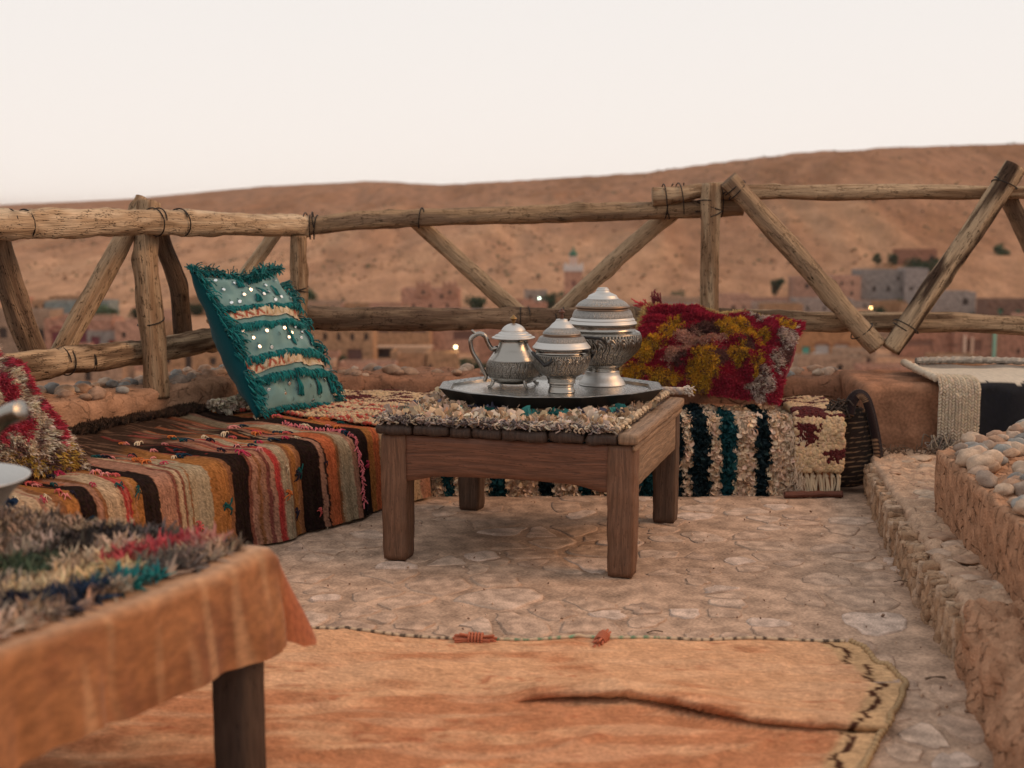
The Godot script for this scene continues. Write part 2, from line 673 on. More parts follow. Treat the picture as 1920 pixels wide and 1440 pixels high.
func terrace_floor() -> void:
	var b := Buf.new()
	b.grid(150, 170, func(u: float, v: float) -> Vector3:
		var x := lerpf(-2.6, 2.6, u)
		var z := lerpf(.8, -5.7, v)
		var p := Vector3(x, 0, z)
		return Vector3(x, -.0005 + .0025 * n3(p, 3.0) + .002 * n3(p, 9.0), z), null, 1, 1, false)
	var m := mat("floor_mud", Color(.61, .405, .285), .97, {"map": tex.dust, "bump": tex.mud_height, "depth": .22, "tri": 1.4, "spec": .15})
	var fl := solo("terrace_floor", b.mesh(m), "dusty mud terrace floor set with flat irregular stones", "floor", "structure")
	var slab := Buf.new()
	slab.box(Vector3(0, -.8, -2.45), Vector3(5.4, 1.5, 6.6))
	part(fl, "slab", slab.mesh(mat("mud_plain", Color(.42, .25, .16), .95, {"map": tex.mud, "tri": 1.0})))
	# flat stones: cells round scattered seeds, cut back for the joints
	rng.seed = 12
	var seeds := []
	var tries := 0
	while seeds.size() < 560 and tries < 40000:
		tries += 1
		var p := Vector2(rr(-1.35, 1.75), rr(-5.0, -2.25))
		var ok := true
		for q in seeds:
			var dd: Vector2 = (p - q) * Vector2(1.0, 1.25)
			if dd.length() < (.085 + .085 * sm(-.3, .5, nz.get_noise_2d(p.x * 1.7, p.y * 2.1))):
				ok = false
				break
		if ok:
			seeds.append(p)
	var tones := []
	for k in 7:
		tones.append(mat("flag%d" % k, [Color(.66, .45, .325), Color(.62, .415, .295), Color(.71, .50, .375), Color(.63, .42, .30), Color(.66, .445, .32), Color(.78, .57, .45), Color(.60, .405, .295)][k], .9, {"map": tex.dust, "bump": tex.mud_height, "depth": .08, "tri": 2.3, "spec": .25}))
	var made := 0
	for k in seeds.size():
		if made >= 298:
			break
		var s: Vector2 = seeds[k]
		# under the benches and the mat nothing is seen
		if (s.x + .79) * .848 + (s.y + 4.195) * .53 < 0.0 or s.x > lerpf(1.05, 1.36, (-s.y - 2.9) / 2.0) and s.y < -2.75:
			continue
		if s.y > -3.12 and s.x < .7 or s.y > -2.4 and s.x < .6:
			continue
		if rng.randf() < .42:
			continue
		var poly := PackedVector2Array([s + Vector2(-.3, -.3), s + Vector2(.3, -.3), s + Vector2(.3, .3), s + Vector2(-.3, .3)])
		for q in seeds:
			var d: Vector2 = q - s
			if q == s or d.length() > .45:
				continue
			var mid: Vector2 = s + d * .5
			var n := d.normalized()
			var cut := PackedVector2Array()
			for e in poly.size():
				var a := poly[e]
				var c := poly[(e + 1) % poly.size()]
				var da := (a - mid).dot(n)
				var dc := (c - mid).dot(n)
				if da <= 0:
					cut.append(a)
				if da * dc < 0:
					cut.append(a.lerp(c, da / (da - dc)))
			poly = cut
		if poly.size() < 3:
			continue
		var out := PackedVector2Array()
		for e in poly.size():       # soften the corners
			var a := poly[e]
			var c := poly[(e + 1) % poly.size()]
			if a.distance_to(c) < .02:
				continue
			for w in [.18, .5, .82]:
				var p := a.lerp(c, w)
				p += (s - p).normalized() * (.003 + .016 * (.5 + .5 * nz.get_noise_2d(p.x * 14, p.y * 14)))
				p += Vector2(nz.get_noise_2d(p.x * 30, p.y * 30), nz.get_noise_2d(p.y * 30 + 9, p.x * 30)) * .006
				out.append(p)
		if out.size() < 5:
			continue
		var f := Buf.new()
		var hgt := rr(.0008, .0042)
		var tilt := Vector2(rr(-1, 1), rr(-1, 1)) * .007
		var tops := []
		var n := out.size()
		for ring in 3:
			for e in n:
				var p: Vector2 = out[e]
				var q: Vector2 = s + (p - s) * [1.0, .955, .86][ring]
				var y: float = [-.012, hgt * .65, hgt][ring]
				tops.append(f.vert(Vector3(q.x - s.x, y + (q - s).dot(tilt) + (.0015 * nz.get_noise_2d(q.x * 25, q.y * 25) if ring else 0.0), q.y - s.y)))
		var mid := f.vert(Vector3(0, hgt + .001, 0))
		var area := 0.0
		for e in n:
			area += out[e].cross(out[(e + 1) % n])
		for e in n:
			var g := (e + 1) % n
			if area > 0:
				f.quad(tops[g], tops[e], tops[n + e], tops[n + g])
				f.quad(tops[n + g], tops[n + e], tops[2 * n + e], tops[2 * n + g])
				f.tri(tops[2 * n + g], tops[2 * n + e], mid)
			else:
				f.quad(tops[e], tops[g], tops[n + g], tops[n + e])
				f.quad(tops[n + e], tops[n + g], tops[2 * n + g], tops[2 * n + e])
				f.tri(tops[2 * n + e], tops[2 * n + g], mid)
		part(fl, "flagstone", f.mesh(tones[k % 7]), Transform3D(Basis(), Vector3(s.x, 0, s.y)))
		made += 1


var pebbles := []


func pebble_meshes() -> void:
	rng.seed = 77
	var cols := [Color(.56, .36, .24), Color(.42, .31, .24), Color(.62, .43, .31), Color(.31, .285, .26), Color(.52, .32, .21), Color(.39, .365, .33), Color(.64, .46, .33), Color(.47, .29, .195)]
	for k in 8:
		var m := mat("pebble%d" % k, cols[k], .75, {"map": tex.dust, "tri": 4.0, "spec": .3, "bump": tex.mud_height, "depth": .06})
		var b := Buf.new()
		var s := Vector3(1, rr(.42, .62), rr(.6, .85))
		b.grid(18, 11, func(u: float, v: float) -> Vector3:
			var a := -TAU * u
			var e := (v - .5) * PI
			var d := Vector3(cos(a) * cos(e), sin(e), sin(a) * cos(e))
			return d * s * (1 + .16 * n3(d + Vector3(k * 5, 0, 0), 1.1) + .05 * n3(d, 3.0)))
		pebbles.append(b.mesh(m, true))


func pebble(owner_: Node3D, p: Vector3, r: float, k := -1) -> void:
	var bs := Basis.from_euler(Vector3(rr(-.3, .3), rr(0, TAU), rr(-.3, .3))).scaled_local(Vector3.ONE * r)
	part(owner_, "stone", pebbles[rng.randi() % 8 if k < 0 else k], Transform3D(bs, p))


func walls() -> void:
	pebble_meshes()
	rng.seed = 5
	var mud := mat("mud", Color(.56, .31, .19), .96, {"map": tex.mud, "bump": tex.mud_height, "depth": .9, "tri": 1.7, "spec": .15})
	var red := mat("mud_red", Color(.46, .225, .135), .96, {"map": tex.mud, "bump": tex.mud_height, "depth": .8, "tri": 1.3, "spec": .15})
	var orange := mat("mud_orange", Color(.57, .31, .185), .96, {"map": tex.mud, "bump": tex.mud_height, "depth": 1.1, "tri": 2.2, "spec": .15})
	var ld := Vector2(.53, -.848)
	var ln := Vector2(-.848, -.53)
	var p0 := Vector2(-1.333, -4.98)
	# left parapet
	var w := thing("mud_parapet", "low cracked mud parapet topped with grey pebbles behind the striped rug", "wall")
	part(w, "wall", mud_slab([p0 - ld * 2.0, p0 + ld * .78, p0 + ld * .70 + ln * .32, p0 - ld * 2.0 + ln * .32], -.1, .405, .022, .03, .014, 9.0, 1).mesh(mud, true))
	for k in 95:
		var d := rr(-.95, .68)
		var q := p0 + ld * d + ln * rr(.03, .29)
		pebble(w, Vector3(q.x, .402 + rr(0, .012), q.y), rr(.018, .042) * (1.25 if rng.randf() < .15 else 1.0))
	# back parapet
	w = thing("mud_parapet", "low reddish mud parapet topped with river stones along the back bench", "wall")
	part(w, "wall", mud_slab([Vector2(-.98, -5.62), Vector2(1.5, -5.62), Vector2(1.5, -5.95), Vector2(-1.1, -5.95)], -.1, .37, .022, .025, .012, 8.0, 4).mesh(red, true))
	for k in 85:
		pebble(w, Vector3(rr(-.85, 1.42), .368 + rr(0, .01), rr(-5.90, -5.645)), rr(.02, .044) * (1.25 if rng.randf() < .2 else 1.0))
	# mud block at the corner, running on to the right
	w = thing("mud_block", "big smooth rounded mud block between the woven bag and the blanket", "wall")
	part(w, "wall", mud_slab([Vector2(1.37, -5.17), Vector2(3.3, -5.05), Vector2(3.3, -5.75), Vector2(1.40, -5.70)], -.1, .392, .025, .03, .007, 4.0, 8).mesh(mat("mud_block", Color(.44, .215, .125), .96, {"map": tex.dust, "bump": tex.dust, "depth": .5, "tri": 1.1, "spec": .15}), true))
	# step of stones set on edge
	w = thing("stone_step", "low dusty step faced with upright flat stones along the right wall", "step")
	part(w, "bed", mud_slab([Vector2(1.07, -3.0), Vector2(2.1, -2.9), Vector2(2.1, -5.2), Vector2(1.385, -5.15)], -.1, .14, .016, .016, .011, 13.0, 3).mesh(mat("step_bed", Color(.64, .42, .285), .97, {"map": tex.dust, "bump": tex.mud_height, "depth": .8, "tri": 2.0, "spec": .15}), true))
	for k in 74:     # facing slabs
		var t := k / 73.0
		var z := lerpf(-3.02, -5.03, t)
		var x := lerpf(1.068, 1.375, pow((-z - 3.02) / 2.01, 1.25)) + .004 + rr(-.006, .008)
		var hh := rr(.105, .142)
		var b := Buf.new()
		rough_box(b, Vector3(rr(.04, .06), hh, rr(.020, .040)), .010, .004, .006, 26.0, Vector3(k * 3.7, 0, 0))
		part(w, "facing_stone", b.mesh(mat("face%d" % (k % 4), [Color(.60, .39, .25), Color(.54, .33, .20), Color(.66, .45, .31), Color(.57, .36, .225)][k % 4], .93, {"map": tex.mud, "bump": tex.mud_height, "depth": .4, "tri": 3.0, "spec": .2}), true), Transform3D(Basis.from_euler(Vector3(rr(-.06, .06), rr(-.25, .1), rr(-.1, .1))), Vector3(x, hh / 2 - .008, z)))
	for k in 120:     # flat stones in its tread
		var z := rr(-5.05, -3.2)
		var lo := lerpf(1.09, 1.40, pow((-z - 3.02) / 2.01, 1.2)) + .03
		var x := rr(lo, lo + lerpf(.08, .33, (-z - 3.0) / 2.0))
		var bs := Basis.from_euler(Vector3(rr(-.1, .1), rr(0, TAU), rr(-.1, .1))).scaled_local(Vector3(1, .4, 1) * rr(.02, .055))
		part(w, "stone", pebbles[[0, 2, 4, 6, 7][rng.randi() % 5]], Transform3D(bs, Vector3(x, .134 + rr(-.008, .008), z)))
	# upper wall on the right
	w = thing("mud_wall", "rough orange mud wall with pebbles on top beside the step", "wall")
	part(w, "wall", mud_slab([Vector2(1.02, -1.6), Vector2(2.4, -1.6), Vector2(2.1, -4.85), Vector2(1.315, -4.08)], -.1, .335, .016, .016, .009, 6.0, 6).mesh(orange, true))
	part(w, "eroded_foot", mud_slab([Vector2(.75, -1.6), Vector2(1.3, -1.6), Vector2(1.35, -3.06), Vector2(1.055, -3.03)], -.1, .17, .018, .06, .030, 7.0, 9).mesh(orange, true))
	for k in 260:
		var z := rr(-4.8, -2.95)
		var lo := 1.02 + (-z - 1.6) * .119 + .025
		if z < -4.05:
			lo = 1.33 + (-z - 4.05) * 1.05 + .01
		if lo < 2.0:
			pebble(w, Vector3(rr(lo, minf(lo + .55, 2.1)), .339 + rr(0, .022), z), rr(.024, .046))


func benches() -> void:
	var mud: Material = mats["mud_red"]
	var ld := Vector2(.547, -.837)
	var ln := Vector2(-.837, -.547)
	var p := Vector2(-.79, -4.195) + ln * .05
	solo("mud_bench", mud_slab([p - ld * 2.2, p + ld * .78, p + ld * .78 + ln * .86, p - ld * 2.2 + ln * .86], -.05, .262, .08, .03, .01, 5.0, 2).mesh(mud, true), "built-in mud bench under the striped rug", "bench")
	solo("mud_bench", mud_slab([Vector2(-.34, -4.99), Vector2(1.225, -4.99), Vector2(1.225, -5.63), Vector2(-.9, -5.63)], -.05, .262, .08, .03, .01, 5.0, 3).mesh(mud, true), "built-in mud bench along the back under the wool and rag rugs", "bench")


# ---------------------------------------------------------------- log fence
var wire_count := 0


func wire(owner_: Node3D, c: Vector3, axis: Vector3, r: float, turns := 1.3, loose := .0) -> void:
	var b := Buf.new()
	var d := axis.normalized()
	var x := d.cross(Vector3.UP)
	if x.length() < .2:
		x = d.cross(Vector3.RIGHT)
	x = x.normalized()
	var y := d.cross(x)
	var pts := []
	var n := int(26 * turns)
	wire_count += 1
	for k in n + 1:
		var a := TAU * turns * k / n + wire_count
		var q := r * (.985 + .03 * sin(a * 2.0 + wire_count)) + loose * maxf(0, sin(a * .5)) 
		pts.append(c + (x * cos(a) + y * sin(a)) * q + d * (.016 * sin(a * .5 + wire_count) + .012 * k / n))
	tube(b, pts, .0026, 6, n * 2)
	part(owner_, "wire_tie", b.mesh(mat("wire", Color(.035, .028, .024), .7, {"metal": .4}), true))


func fences() -> void:
	var m := mat("log", Color.WHITE, .88, {"vc": true, "map": tex.wood, "bump": tex.wood, "depth": .9, "spec": .2, "uv": Vector2(1, 1)})
	var pale := [Color(.80, .60, .41), Color(.62, .43, .27)]
	var tan_ := [Color(.56, .38, .235), Color(.37, .225, .13)]
	var brown := [Color(.36, .235, .15), Color(.21, .13, .08)]
	var dark := [Color(.20, .125, .08), Color(.10, .06, .04)]
	var light := [Color(.66, .46, .29), Color(.50, .325, .19)]

	var f := thing("log_fence", "pale stripped log fence with crooked braces standing on the pebble-topped left parapet", "fence")
	part(f, "rail", log_mesh([Vector3(-2.35, 1.03, -3.46), Vector3(-1.776, 1.022, -4.384), Vector3(-1.56, 1.024, -4.73), Vector3(-1.36, 1.027, -5.05), Vector3(-1.14, 1.02, -5.40), Vector3(-.895, 1.004, -5.79)], .051, .047, 1, m, pale[0], pale[1], .1))
	part(f, "rail", log_mesh([Vector3(-2.3, .52, -3.70), Vector3(-1.716, .527, -4.632), Vector3(-1.606, .529, -4.808), Vector3(-1.46, .533, -5.041), Vector3(-1.329, .540, -5.25), Vector3(-1.187, .556, -5.477), Vector3(-.96, .585, -5.85)], .052, .043, 2, m, light[0], brown[1], .1))
	part(f, "post", log_mesh([Vector3(-1.352, .36, -5.02), Vector3(-1.366, .55, -5.04), Vector3(-1.385, .80, -5.07), Vector3(-1.41, .97, -5.15), Vector3(-1.40, 1.105, -5.18)], .047, .042, 3, m, tan_[0], tan_[1], .12))
	part(f, "brace", log_mesh([Vector3(-1.80, 1.03, -4.66), Vector3(-1.753, .763, -4.70), Vector3(-1.70, .50, -4.78)], .043, .046, 4, m, brown[0], dark[0], .13))
	part(f, "brace", log_mesh([Vector3(-1.428, 1.11, -5.22), Vector3(-1.521, .87, -5.07), Vector3(-1.665, .53, -4.86)], .034, .042, 5, m, tan_[0], tan_[1], .1))
	part(f, "brace", log_mesh([Vector3(-1.40, 1.05, -5.31), Vector3(-1.385, .93, -5.325), Vector3(-1.352, .82, -5.36), Vector3(-1.338, .7, -5.385), Vector3(-1.335, .54, -5.40)], .033, .036, 6, m, dark[0], dark[1], .1))
	var ax := Vector3(.53, 0, -.848)
	for q in [[Vector3(-1.69, 1.024, -4.52), .052, 1.4], [Vector3(-1.655, 1.024, -4.58), .052, 1.2], [Vector3(-1.35, 1.027, -5.065), .054, 1.5], [Vector3(-1.285, 1.025, -5.17), .053, 1.3]]:
		wire(f, q[0], ax, q[1], q[2])
	for q in [[Vector3(-1.62, .529, -4.785), .05, 1.2], [Vector3(-1.565, .530, -4.87), .05, 1.2]]:
		wire(f, q[0], ax, q[1], q[2])
	wire(f, Vector3(-1.372, .655, -5.055), Vector3(0, 1, .12), .052, 1.1)

	f = thing("log_fence", "weathered brown log fence with V-shaped braces across the back of the terrace", "fence")
	part(f, "post", log_mesh([Vector3(-.918, .30, -5.72), Vector3(-.915, .60, -5.72), Vector3(-.912, .80, -5.72), Vector3(-.91, .965, -5.72)], .038, .035, 7, m, tan_[0], tan_[1], .1))
	part(f, "rail", log_mesh([Vector3(-.96, .999, -5.79), Vector3(-.638, 1.029, -5.77), Vector3(-.387, 1.04, -5.75), Vector3(-.068, 1.052, -5.74), Vector3(.228, 1.06, -5.74), Vector3(.592, 1.074, -5.74), Vector3(.985, 1.085, -5.74)], .039, .037, 8, m, light[1], brown[0], .08))
	part(f, "rail", log_mesh([Vector3(-.93, .607, -5.80), Vector3(-.596, .606, -5.79), Vector3(-.252, .604, -5.78), Vector3(.092, .606, -5.775), Vector3(.504, .608, -5.77), Vector3(.70, .605, -5.765)], .050, .044, 9, m, brown[0], dark[0], .11))
	part(f, "brace", log_mesh([Vector3(-1.01, 1.0, -5.87), Vector3(-1.133, .80, -5.68), Vector3(-1.25, .60, -5.55)], .028, .032, 10, m, light[0], light[1], .1))
	part(f, "brace", log_mesh([Vector3(-.42, 1.03, -5.835), Vector3(-.2, .83, -5.835), Vector3(.06, .60, -5.85)], .036, .036, 11, m, light[0], tan_[0], .08))
	part(f, "brace", log_mesh([Vector3(.71, 1.075, -5.83), Vector3(.45, .86, -5.83), Vector3(.18, .605, -5.85)], .035, .036, 12, m, light[0], tan_[0], .08))
	var bx := Vector3.RIGHT
	for q in [[Vector3(-.885, 1.006, -5.785), .05, 2.4, .012], [Vector3(-.855, 1.008, -5.785), .045, 1.6, .02], [Vector3(-.39, 1.04, -5.75), .043, 1.3, 0.0], [Vector3(.05, .606, -5.775), .05, 1.2, 0.0], [Vector3(.2, .606, -5.775), .05, 1.2, 0.0], [Vector3(.655, 1.075, -5.74), .041, 1.2, 0.0]]:
		wire(f, q[0], bx, q[1], q[2], q[3])
	wire(f, Vector3(-.913, .73, -5.72), Vector3(0, 1, 0), .041, 2.2)

	f = thing("log_fence", "log fence with two long crossed poles lashed to its rails on the right", "fence")
	part(f, "post", log_mesh([Vector3(.835, .30, -5.63), Vector3(.836, .60, -5.63), Vector3(.832, .90, -5.63), Vector3(.833, 1.185, -5.63)], .040, .036, 13, m, light[0], tan_[1], .1))
	part(f, "rail", log_mesh([Vector3(.594, 1.13, -5.70), Vector3(.70, 1.136, -5.70), Vector3(.815, 1.154, -5.715), Vector3(.997, 1.15, -5.72), Vector3(1.291, 1.147, -5.72), Vector3(1.676, 1.152, -5.72), Vector3(2.039, 1.148, -5.72), Vector3(2.45, 1.15, -5.72)], .036, .029, 14, m, light[0], tan_[1], .1))
	part(f, "rail", log_mesh([Vector3(.52, .611, -5.68), Vector3(.894, .614, -5.70), Vector3(1.238, .600, -5.72), Vector3(1.582, .597, -5.72), Vector3(1.926, .592, -5.72), Vector3(2.3, .575, -5.72), Vector3(2.7, .56, -5.72)], .046, .042, 15, m, tan_[0], brown[1], .1))
	part(f, "brace", log_mesh([Vector3(.90, 1.20, -5.62), Vector3(1.13, .96, -5.625), Vector3(1.33, .735, -5.62), Vector3(1.542, .50, -5.60)], .043, .043, 16, m, tan_[0], brown[0], .07))
	part(f, "brace", log_mesh([Vector3(2.095, 1.255, -5.62), Vector3(1.93, .99, -5.62), Vector3(1.76, .735, -5.61), Vector3(1.598, .487, -5.60)], .046, .043, 17, m, light[0], dark[1], .07))
	part(f, "brace", log_mesh([Vector3(2.09, 1.20, -5.78), Vector3(2.22, .95, -5.78), Vector3(2.4, .6, -5.78)], .036, .036, 18, m, brown[0], dark[0], .1))
	for q in [[Vector3(.655, 1.12, -5.72), .066, 1.4], [Vector3(.71, 1.122, -5.72), .066, 1.2], [Vector3(.87, 1.115, -5.72), .07, 1.5]]:
		wire(f, q[0], bx, q[1], q[2])
	wire(f, Vector3(.834, 1.09, -5.64), Vector3(.2, 1, 0), .045, 1.6, .02)
	wire(f, Vector3(.834, 1.06, -5.64), Vector3(-.3, 1, 0), .046, 1.3, .02)
	wire(f, Vector3(.93, 1.165, -5.63), Vector3(.7, -.74, 0), .05, 2.2)
	wire(f, Vector3(1.47, .58, -5.615), Vector3(.7, -.74, 0), .049, 1.3, .01)
	wire(f, Vector3(1.66, .585, -5.61), Vector3(-.55, -.83, 0), .05, 1.3, .01)
	wire(f, Vector3(2.055, 1.18, -5.62), Vector3(-.55, -.83, 0), .051, 1.5)


# ---------------------------------------------------------------- piles, scraps, yarn
func blade_tuft(n: String, blades: int, len_: float, wid: float, splay: float, seed_: int) -> ArrayMesh:
	rng.seed = seed_
	var b := Buf.new()
	for k in blades:
		var a := rr(0, TAU)
		var o := Vector3(cos(a), 0, sin(a)) * rr(0, splay * .25)
		var dirn := Vector3(cos(a), 0, sin(a)) * splay * rr(.3, 1.0)
		var l := len_ * rr(.75, 1.15)
		var w := Vector3(-sin(a), 0, cos(a)) * wid * .5
		var p1 := o + Vector3(0, l * .45, 0) + dirn * .25
		var p2 := o + Vector3(0, l * .8, 0) + dirn * .65 + Vector3(rr(-1, 1), 0, rr(-1, 1)) * wid
		var p3 := o + Vector3(0, l * .95, 0) + dirn * 1.1
		var v0 := b.vert(o - w)
		var v1 := b.vert(o + w)
		var v2 := b.vert(p1 - w)
		var v3 := b.vert(p1 + w)
		var v4 := b.vert(p2 - w * .7)
		var v5 := b.vert(p2 + w * .7)
		var v6 := b.vert(p3)
		b.quad(v0, v1, v3, v2)
		b.quad(v2, v3, v5, v4)
		b.tri(v4, v5, v6)
	return b.mesh(mat(n, Color.WHITE, .95, {"vc": true, "spec": .08, "rim": .08}))


func scrap_mesh(n: String, size: float, seed_: int) -> ArrayMesh:   # a curled strip of cloth
	rng.seed = seed_
	var b := Buf.new()
	for q in 2:
		var yaw := Basis(Vector3.UP, rr(0, TAU)) * Basis(Vector3.RIGHT, rr(-.5, .5))
		var w := size * rr(.35, .5)
		var l := size * rr(.8, 1.2)
		var curl := rr(.3, .9)
		var rows := 4
		var ids := []
		for k in rows + 1:
			var u := float(k) / rows
			var ang := u * curl
			var p := Vector3(0, sin(ang) / curl, (1 - cos(ang)) / curl) * l
			var ww := w * (1 - .35 * u) * (1 + .2 * sin(k * 2.1 + seed_))
			ids.append([b.vert(yaw * (p + Vector3(-ww, 0, size * .08 * sin(k * 1.7)))), b.vert(yaw * (p + Vector3(0, size * .07, 0))), b.vert(yaw * (p + Vector3(ww, size * .1 * rr(-1, 1), 0)))])
		for k in rows:
			for e in 2:
				b.quad(ids[k][e], ids[k][e + 1], ids[k + 1][e + 1], ids[k + 1][e])
	return b.mesh(mat(n, Color.WHITE, .95, {"vc": true, "spec": .08}))


func clump_mesh(n: String, seed_: int) -> ArrayMesh:   # a nub of thick wool
	var b := Buf.new()
	b.grid(9, 6, func(u: float, v: float) -> Vector3:
		var a := -TAU * u
		var e := (v - .5) * PI
		var d := Vector3(cos(a) * cos(e), sin(e), sin(a) * cos(e))
		return d * (1 + .35 * n3(d + Vector3(seed_, 0, 0), 1.7)))
	return b.mesh(mat(n, Color.WHITE, 1.0, {"vc": true, "spec": .05, "rim": .2, "bump": tex.weave, "depth": .2, "uv": Vector2(2, 2)}), true)


# scatter a pile over a surface: place(u, v) gives [point, normal], colour(u, v) its yarn
func pile(owner_: Node3D, n: String, m: Mesh, count: int, place: Callable, colour: Callable, lean: Vector3, wild: float, s0 := .8, s1 := 1.2, jitter := .22) -> void:
	var at := []
	var cols := []
	for k in count:
		var u := rng.randf()
		var v := rng.randf()
		var pn: Array = place.call(u, v)
		if pn.is_empty():
			continue
		var c: Color = colour.call(u, v)
		if c.a < .5:
			continue
		var nn: Vector3 = (pn[1] + lean + Vector3(rr(-1, 1), rr(-1, 1), rr(-1, 1)) * wild).normalized()
		var bs := facing(nn, rr(0, TAU)).scaled_local(Vector3.ONE * rr(s0, s1))
		at.append(Transform3D(bs, pn[0]))
		cols.append(jit(c, jitter))
	many(owner_, n, m, at, cols)


func yarn_knot(seed_: int, strands: int, len_: float, m: Material, thick := .0022) -> ArrayMesh:
	rng.seed = seed_
	var b := Buf.new()
	for k in strands:
		var a := rr(0, TAU)
		var d := Vector3(cos(a), 0, sin(a))
		var l := len_ * rr(.6, 1.1)
		tube(b, [Vector3.ZERO, Vector3(0, .006, 0) + d * l * .25, Vector3(0, .004, 0) + d * l * .65 + Vector3(rr(-1, 1), 0, rr(-1, 1)) * l * .2, d * l * .8 + Vector3(.45, -.1, rr(-.5, .5)) * l * .6], thick * rr(.8, 1.3), 5, 7)
	return b.mesh(m, true)


# ---------------------------------------------------------------- striped rug on the left bench
var lb := Vector2(-.79, -4.195)
var ld := Vector2(.547, -.837)
var ln := Vector2(-.837, -.547)


func bench_point(s: float, q: float) -> Array:   # q: metres over the bench from the wall edge down to the floor -> [point, normal]
	var back := .84
	var top := .30
	var r := .055
	var flat := back - r
	var o := Vector2(s, 0)
	var b := 0.0
	var y := 0.0
	var n := Vector2(0, 1)       # outward, up
	if q < flat:
		b = back - q
		y = top
	elif q < flat + r * PI / 2:
		var a := (q - flat) / r
		b = r - sin(a) * r
		y = top - r + cos(a) * r
		n = Vector2(sin(a), cos(a))
	else:
		var dn := q - flat - r * PI / 2
		b = -dn * .10
		y = top - r - dn
		n = Vector2(1, .1)
	var hang := sm(flat - .05, flat + .2, q)
	b -= hang * (.012 * sin(s * 17.0 + sin(s * 5.0) * 2.0) + .010 * nz.get_noise_2d(s * 6.0, 3.0) + .006 * nz.get_noise_2d(s * 21.0, 8.0))
	y += (1 - hang) * (.012 * nz.get_noise_2d(s * 4.0, q * 3.0) + .006 * nz.get_noise_2d(s * 13.0, q * 4.0))
	y = maxf(y, .008)
	var p := lb + ld * s + ln * b
	var nn := Vector3(-ln.x * n.x, n.y, -ln.y * n.x)
	return [Vector3(p.x, y, p.y), nn.normalized()]


func yarn_basis(n: Vector3) -> Basis:    # strands trail downhill, or along the stripes on the flat
	var x := (Vector3(.55, -.6, .45) + Vector3(rr(-.5, .5), 0, rr(-.5, .5))).slide(n).normalized()
	return Basis(x, n, x.cross(n))


